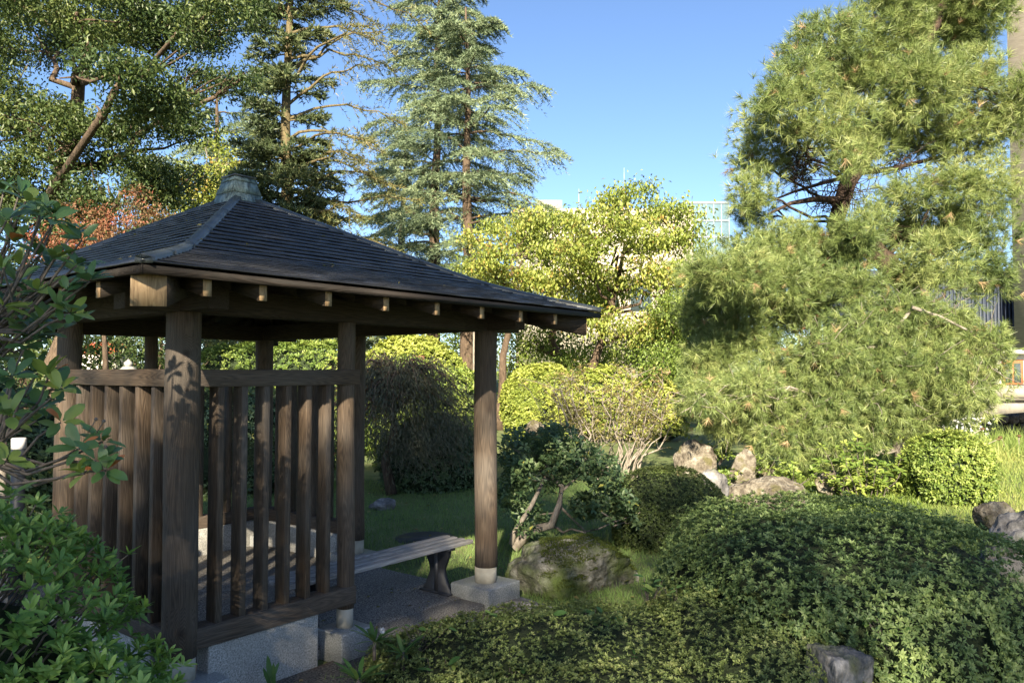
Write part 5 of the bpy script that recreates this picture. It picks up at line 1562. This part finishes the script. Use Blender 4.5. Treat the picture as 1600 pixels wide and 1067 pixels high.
for i in range(8):
    mb.box(-.3, .3, -.3, .3, i * .4, i * .4 + .06)
mb.build("lattice", M['mast'], ms_)
MB().tube([(0, 0, 3.2), (0, 0, 5.6)], [.07, .03], 6).build("rod", M['mullion'], ms_)
an = thing("antenna_rod", "slim white antenna on the hall roof, left of the mast", "antenna", (8.1, 94, 21.0))
MB().tube([(0, 0, 0), (0, 0, 3.0)], [.08, .04], 6).build("rod", M['mullion'], an)
box_part("base_plate", 'mullion', an, -.3, .3, -.3, .3, -.0, .12)
# beige tower and louvre block
tb_ = thing("tiled_tower", "tall beige tile-clad tower at the right edge", "building", (39.9, 62, 0), -R(33))
box_part("wall", 'tile_beige', tb_, 0, 11, 0, 12, 3.0, 45)
box_part("base_wall", 'white_wall', tb_, -.2, 11.2, -.2, 12.2, 0, 3.0)
for i in range(10):
    w = box_part("window", 'glass_dark', tb_, 3.5, 5.5, -.05, -.01, 6 + i * 3.6, 8 + i * 3.6)
lb = thing("louvred_block", "dark blue louvred block beside the tiled tower", "building", (37.5, 64, 0))
box_part("wall", 'dark_blue', lb, -8.0, 4.6, 0, 10, 0, 10.2)
for i in range(42):
    box_part("louvre", 'dark_blue', lb, -7.9 + i * .3, -7.78 + i * .3, -.15, -.003, .5, 10.1)
# white low building with doors
wb = thing("white_annex", "low white building with red-brown doors behind the bridge", "building", (27.0, 42.5, 1.1))
box_part("wall", 'white_wall', wb, -8.0, 6, 0, 6, -1.2, 1.75)
box_part("eave", 'white_wall', wb, -8.2, 6.2, -.7, 6.1, 1.75, 1.95)
for x0 in (-5.2, -3.2, -0.4, 1.6):
    d = box_part("door", 'door_wood', wb, x0, x0 + 1.15, -.06, -.005, -.25, 1.45)
    box_part("pane", 'glass_dark', d, x0 + .15, x0 + .52, -.075, -.062, .2, 1.25)
    box_part("pane", 'glass_dark', d, x0 + .63, x0 + 1.0, -.075, -.062, .2, 1.25)
for x0 in (-6.4, -1.6, 0.95):
    box_part("pilaster", 'white_wall', wb, x0, x0 + .35, -.14, -.004, -1.2, 1.74)
# bridge
br = thing("concrete_bridge", "weathered concrete footbridge over the stream at right", "bridge", (20.2, 27.0, 0))
mb = MB()
for i in range(12):
    x0 = -5.2 + i * 1.0
    def und(x): return 0.62 + 0.35 * (1 - min(1, abs(x - 2.0) / 6.5) ** 2)
    mb.hexa([(x0, 0, und(x0) - .3), (x0 + 1, 0, und(x0 + 1) - .3), (x0 + 1, 2.6, und(x0 + 1) - .3), (x0, 2.6, und(x0) - .3), (x0, 0, .92), (x0 + 1, 0, .92), (x0 + 1, 2.6, .92), (x0, 2.6, .92)])
mb.build("arch_span", M['bridge_conc'], br)
box_part("deck_edge", 'bridge_conc', br, -5.6, 7, -.22, 2.8, .925, 1.40)
for i in range(6):
    box_part("edge_block", 'bridge_conc', br, -5.55 + i * 2.05, -3.55 + i * 2.05, -.27, -.225, 1.02, 1.36)
box_part("abutment", 'bridge_conc', br, -6.4, -5.25, -.1, 2.7, -2.2, .92)
# rubble wall below the bridge
for i in range(120):
    x = 13.0 + (i % 24) * .42 + rng.uniform(-.1, .1); z = -1.5 + (i // 24) * .40 + rng.uniform(-.06, .06)
    s_ = rng.uniform(.85, 1.2)
    if i == 0:
        rub = thing("rubble_wall", "dark rubble stone revetment in shade under the bridge", "wall", (0, 31.0, 0))
        V, F = ICO[2]
        rv = []
        for q in range(6):
            d = np.array([mnoise.fractal(Vector(v) * 1.4 + Vector((q * 5, 1, 2)), .9, 2, 4) for v in V])
            me = np_mesh("stone", V * (1 + .25 * d)[:, None] * np.array([.25, .22, .22]), [F]); me.materials.append(M['rubble']); rv.append(me)
    o = link("stone", rv[i % 6], None, rub, (x, rng.uniform(-.08, .08), z), (rng.uniform(0, 6), rng.uniform(-.4, .4), rng.uniform(0, 6)))
    o.scale = (s_, s_, s_)
MB().box(12.5, 24, .25, .8, -2.2, .55).build("backing", M['rubble'], rub)
M['water'] = noise_mat('stream_water', [(0.3, (0.015, 0.02, 0.018)), (0.7, (0.03, 0.035, 0.03))], scale=3, rough=0.08, bump=0.2, spec=0.6)
wt = link("stream", np_mesh("stream", [(8, 21, -1.6), (40, 21, -1.6), (40, 31.4, -1.6), (8, 31.4, -1.6)], np.array([[0, 1, 2, 3]])), M['water'])
wt["kind"] = "structure"
# white shrub of flowers by the stream, reeds with dead heads
b0 = at(1495, 668, 20.5) - np.array([0, 0, .3])
fb = thing("flowering_bush", "small white-flowered bush at the stream edge", "bush", b0)
C = rng.normal(0, 1, (220, 3)) * np.array([.38, .25, .22]) + np.array([0, 0, .3])
p, D, Nn, Ls, Ws, tt = rosettes(C[:140], rand_unit(140) + np.array([0, 0, 1]), 5, .08, .04); v, f = leaf_geo(p, D, Nn, Ls, Ws)
foliage("foliage", [(v, f, np.repeat(tt, 4))], M['lf_green'], fb, "stuff")
p, D, Nn, Ls, Ws, tt = rosettes(C[80:], rand_unit(140) + np.array([0, -.5, 1]), 5, .07, .05); v, f = leaf_geo(p, D, Nn, Ls, Ws)
foliage("blossom", [(v, f, np.repeat(tt, 4))], M['white'], fb, "stuff")
for i, (x, y, x2, y2) in enumerate(((1500, 685, 1535, 670), (1570, 690, 1563, 683), (1592, 700, 1592, 681), (1520, 700, 1560, 686))):
    b = at(x, y + 6, 16.5); e = at(x2, y2, 16.5) - b
    t = thing("dead_reed", ("long slanting dry reed on the bank", "short dry reed with red head by the stream", "dry reed with red head at the right edge", "thin dry reed leaning right on the bank")[i], "reed", b)
    MB().tube(curve_pts((0, 0, -.05), e, 5, sag=.03), np.full(5, .012), 5).build("stalk", M['bark_pale'], t)
    V, F = ICO[2]
    MB().add(V * np.array([.05, .05, .03]) + e, F).build("flower_head", M['lf_rust'], t)
# white house with red tiled roof, far left
b0 = at(152, 580, 26.0) * np.array([1, 1, 0])
wh_ = thing("white_house", "small white house with red tiled roof glimpsed under the left eave", "house", b0, R(14))
box_part("wall", 'white_wall', wh_, -.50, .42, 0, 3, 0, at(150, 551, 26)[2])
z0 = at(150, 551, 26)[2]; z1 = at(150, 534, 26)[2]
rf = MB().hexa([(-.62, -.15, z0), (.46, -.15, z0), (.46, 3.1, z0), (-.62, 3.1, z0), (-.20, .5, z1), (.46, .5, z1), (.46, 2.5, z1), (-.20, 2.5, z1)]).build("roof", M['red_tile'], wh_)
for i in range(9):
    x = -.52 + i * .115
    MB().tube([(x, -.17, z0 + .02), (x + .18 * (1 - i / 9), .5, z1 + .01)], [.025, .02], 6).build("tile_row", M['red_tile'], rf)
# stone lantern
b0 = at(200, 600, 16.0) * np.array([1, 1, 0])
sl = thing("stone_lantern", "pale stone lantern top seen above the left screen rail", "lantern", b0)
zt = at(200, 561, 16)[2]
MB().tube([(0, 0, 0), (0, 0, .15)], [.30, .26], 6).build("base", M['granite'], sl)
MB().tube([(0, 0, .15), (0, 0, 1.1)], [.12, .11], 12).build("shaft", M['granite'], sl)
MB().tube([(0, 0, 1.1), (0, 0, 1.25)], [.16, .26], 6).build("platform", M['granite'], sl)
MB().tube([(0, 0, 1.25), (0, 0, zt - .45)], [.17, .17], 6).build("fire_box", M['granite'], sl)
MB().tube([(0, 0, zt - .45), (0, 0, zt - .38), (0, 0, zt - .15)], [.36, .34, .10], 6).build("roof", M['granite'], sl)
MB().tube([(0, 0, zt - .15), (0, 0, zt - .08), (0, 0, zt)], [.07, .09, .01], 10).build("jewel", M['granite'], sl)
# pale pole and cut trunk beyond the pavilion
b0 = at(741, 620, 24.0) * np.array([1, 1, 0])
po = thing("utility_pole", "pale slim pole rising left of the right-hand post", "pole", b0)
MB().tube([(0, 0, 0), (0, 0, 3.6)], [.055, .045], 12).build("shaft", M['bark_pale'], po, smooth=True)
MB().tube([(0, 0, 3.6), (0, 0, 3.64)], [.05, .04], 12).build("cap", M['white'], po)
b0 = at(652, 600, 19.0) * np.array([1, 1, 0])
ct = thing("cut_trunk", "short sawn-off red-brown trunk above the sunlit bush", "tree stump", b0)
MB().tube([(0, 0, 0), (.02, 0, 1.2), (0, 0, at(652, 556, 19)[2])], [.2, .17, .17], 12).build("trunk", M['bark_red'], ct, smooth=True)

# ------------------------------------------------------------------ fallen leaves
def litter(name, label, pts, L):
    n = len(pts)
    D = rng.normal(0, 1, (n, 3)) * np.array([1, 1, .15]); N = rng.normal(0, .3, (n, 3)) + np.array([0, 0, 1.])
    sz = rng.uniform(.6, 1.3, n)
    v, f = leaf_geo(pts, D, N, L * sz, L * .5 * sz)
    o = link(name, np_mesh(name, v, [f], tint=np.repeat(rng.uniform(.1, 1, n), 4)), M['lf_brown'])
    tag(o, label, "leaf litter", kind="stuff")
pt = scatter(260, -4.5, 2.0, 6.0, 12.5, lambda x, y: ~in_pav(x, y)); pt[:, 2] += .05
litter("fallen_leaves", "scattered dry leaves on the shaded lawn", pt, .06)
pt = np.array([pav(rng.uniform(M1 + .2, S_ - .2), rng.uniform(-.15, 1.2), .103) for _ in range(26)] + [pav(rng.uniform(-.1, M1 + .2), rng.uniform(-.55, -.1), .03) for _ in range(30)])
litter("paving_litter", "dry leaf scraps on the gravel floor and apron", pt, .035)
pt = np.array([roof_pt(int(f_), r_, np.array(w_), .03) for f_, r_, w_ in zip(rng.integers(0, 4, 70), rng.uniform(.2, .97, 70), rng.uniform(-.95, .95, 70))])
v0 = np.array([pav(q[0], q[1], q[2]) for q in pt])
litter("roof_litter", "dry leaf scraps lying on the pavilion roof", v0, .035)

# ------------------------------------------------------------------ shade trees behind the viewer
SY = -16.0
def shade(x0, label, tops, z_low, n, seed, cap=None):
    """tops: list of (x, top height); the crown fills from the top down to z_low"""
    cl = []
    for x, zt in tops:
        if cap:      # fill upwards from the given underside
            zz_ = np.arange(cap(x) + 0.85, zt - 0.5, 1.15)
        else:
            zz_ = np.arange(zt - 0.85, z_low, -1.15)
        for z in zz_:
            cl.append(((x - x0, 0, float(z)), (0.85, 0.9, 0.85)))
    b = np.array([x0, SY, 0.0])
    broad_tree("shade_tree", label, b, [(0, 0, 0), (0.1, 0, 4.0), (0, 0, z_low + 1)], cl, None, 'lf_oak', 'bark', n_leaf=n, L=0.17, W=0.10, r0=0.22, seed=seed, group="trees behind the viewer", shell=0.0, limb_r=0.03, sub_twigs=0)
gap = lambda x: float(np.interp(x, [-12, -4.5, -3.3, -1.8], [12.75, 12.8, 12.9, 13.25]))
shade(-6.0, "dense lower tree behind the viewer, left", [(x, gap(x) - .30 + .1 * math.sin(3 * x)) for x in np.arange(-10.5, -1.3, 1.15)], 8.0, 31000, 71)
shade(3.0, "wide low tree behind the viewer, right", [(x, float(np.interp(x, [-1.2, 2, 4, 8], [13.85, 13.85, 13.5, 13.2])) + .08 * math.sin(4 * x)) for x in np.arange(-1.0, 9.0, 1.15)], 8.0, 21000, 72)
shade(-5.6, "tall high-crowned tree behind the viewer, left", [(x, float(np.interp(x, [-10, -3, -1.5], [16.6, 17.4, 17.4]))) for x in np.arange(-9.8, -1.0, 1.15)], 14.0, 25000, 73, cap=lambda x: float(np.interp(x, [-10, -2.4, -1.8], [12.97, 12.97, 13.55])))
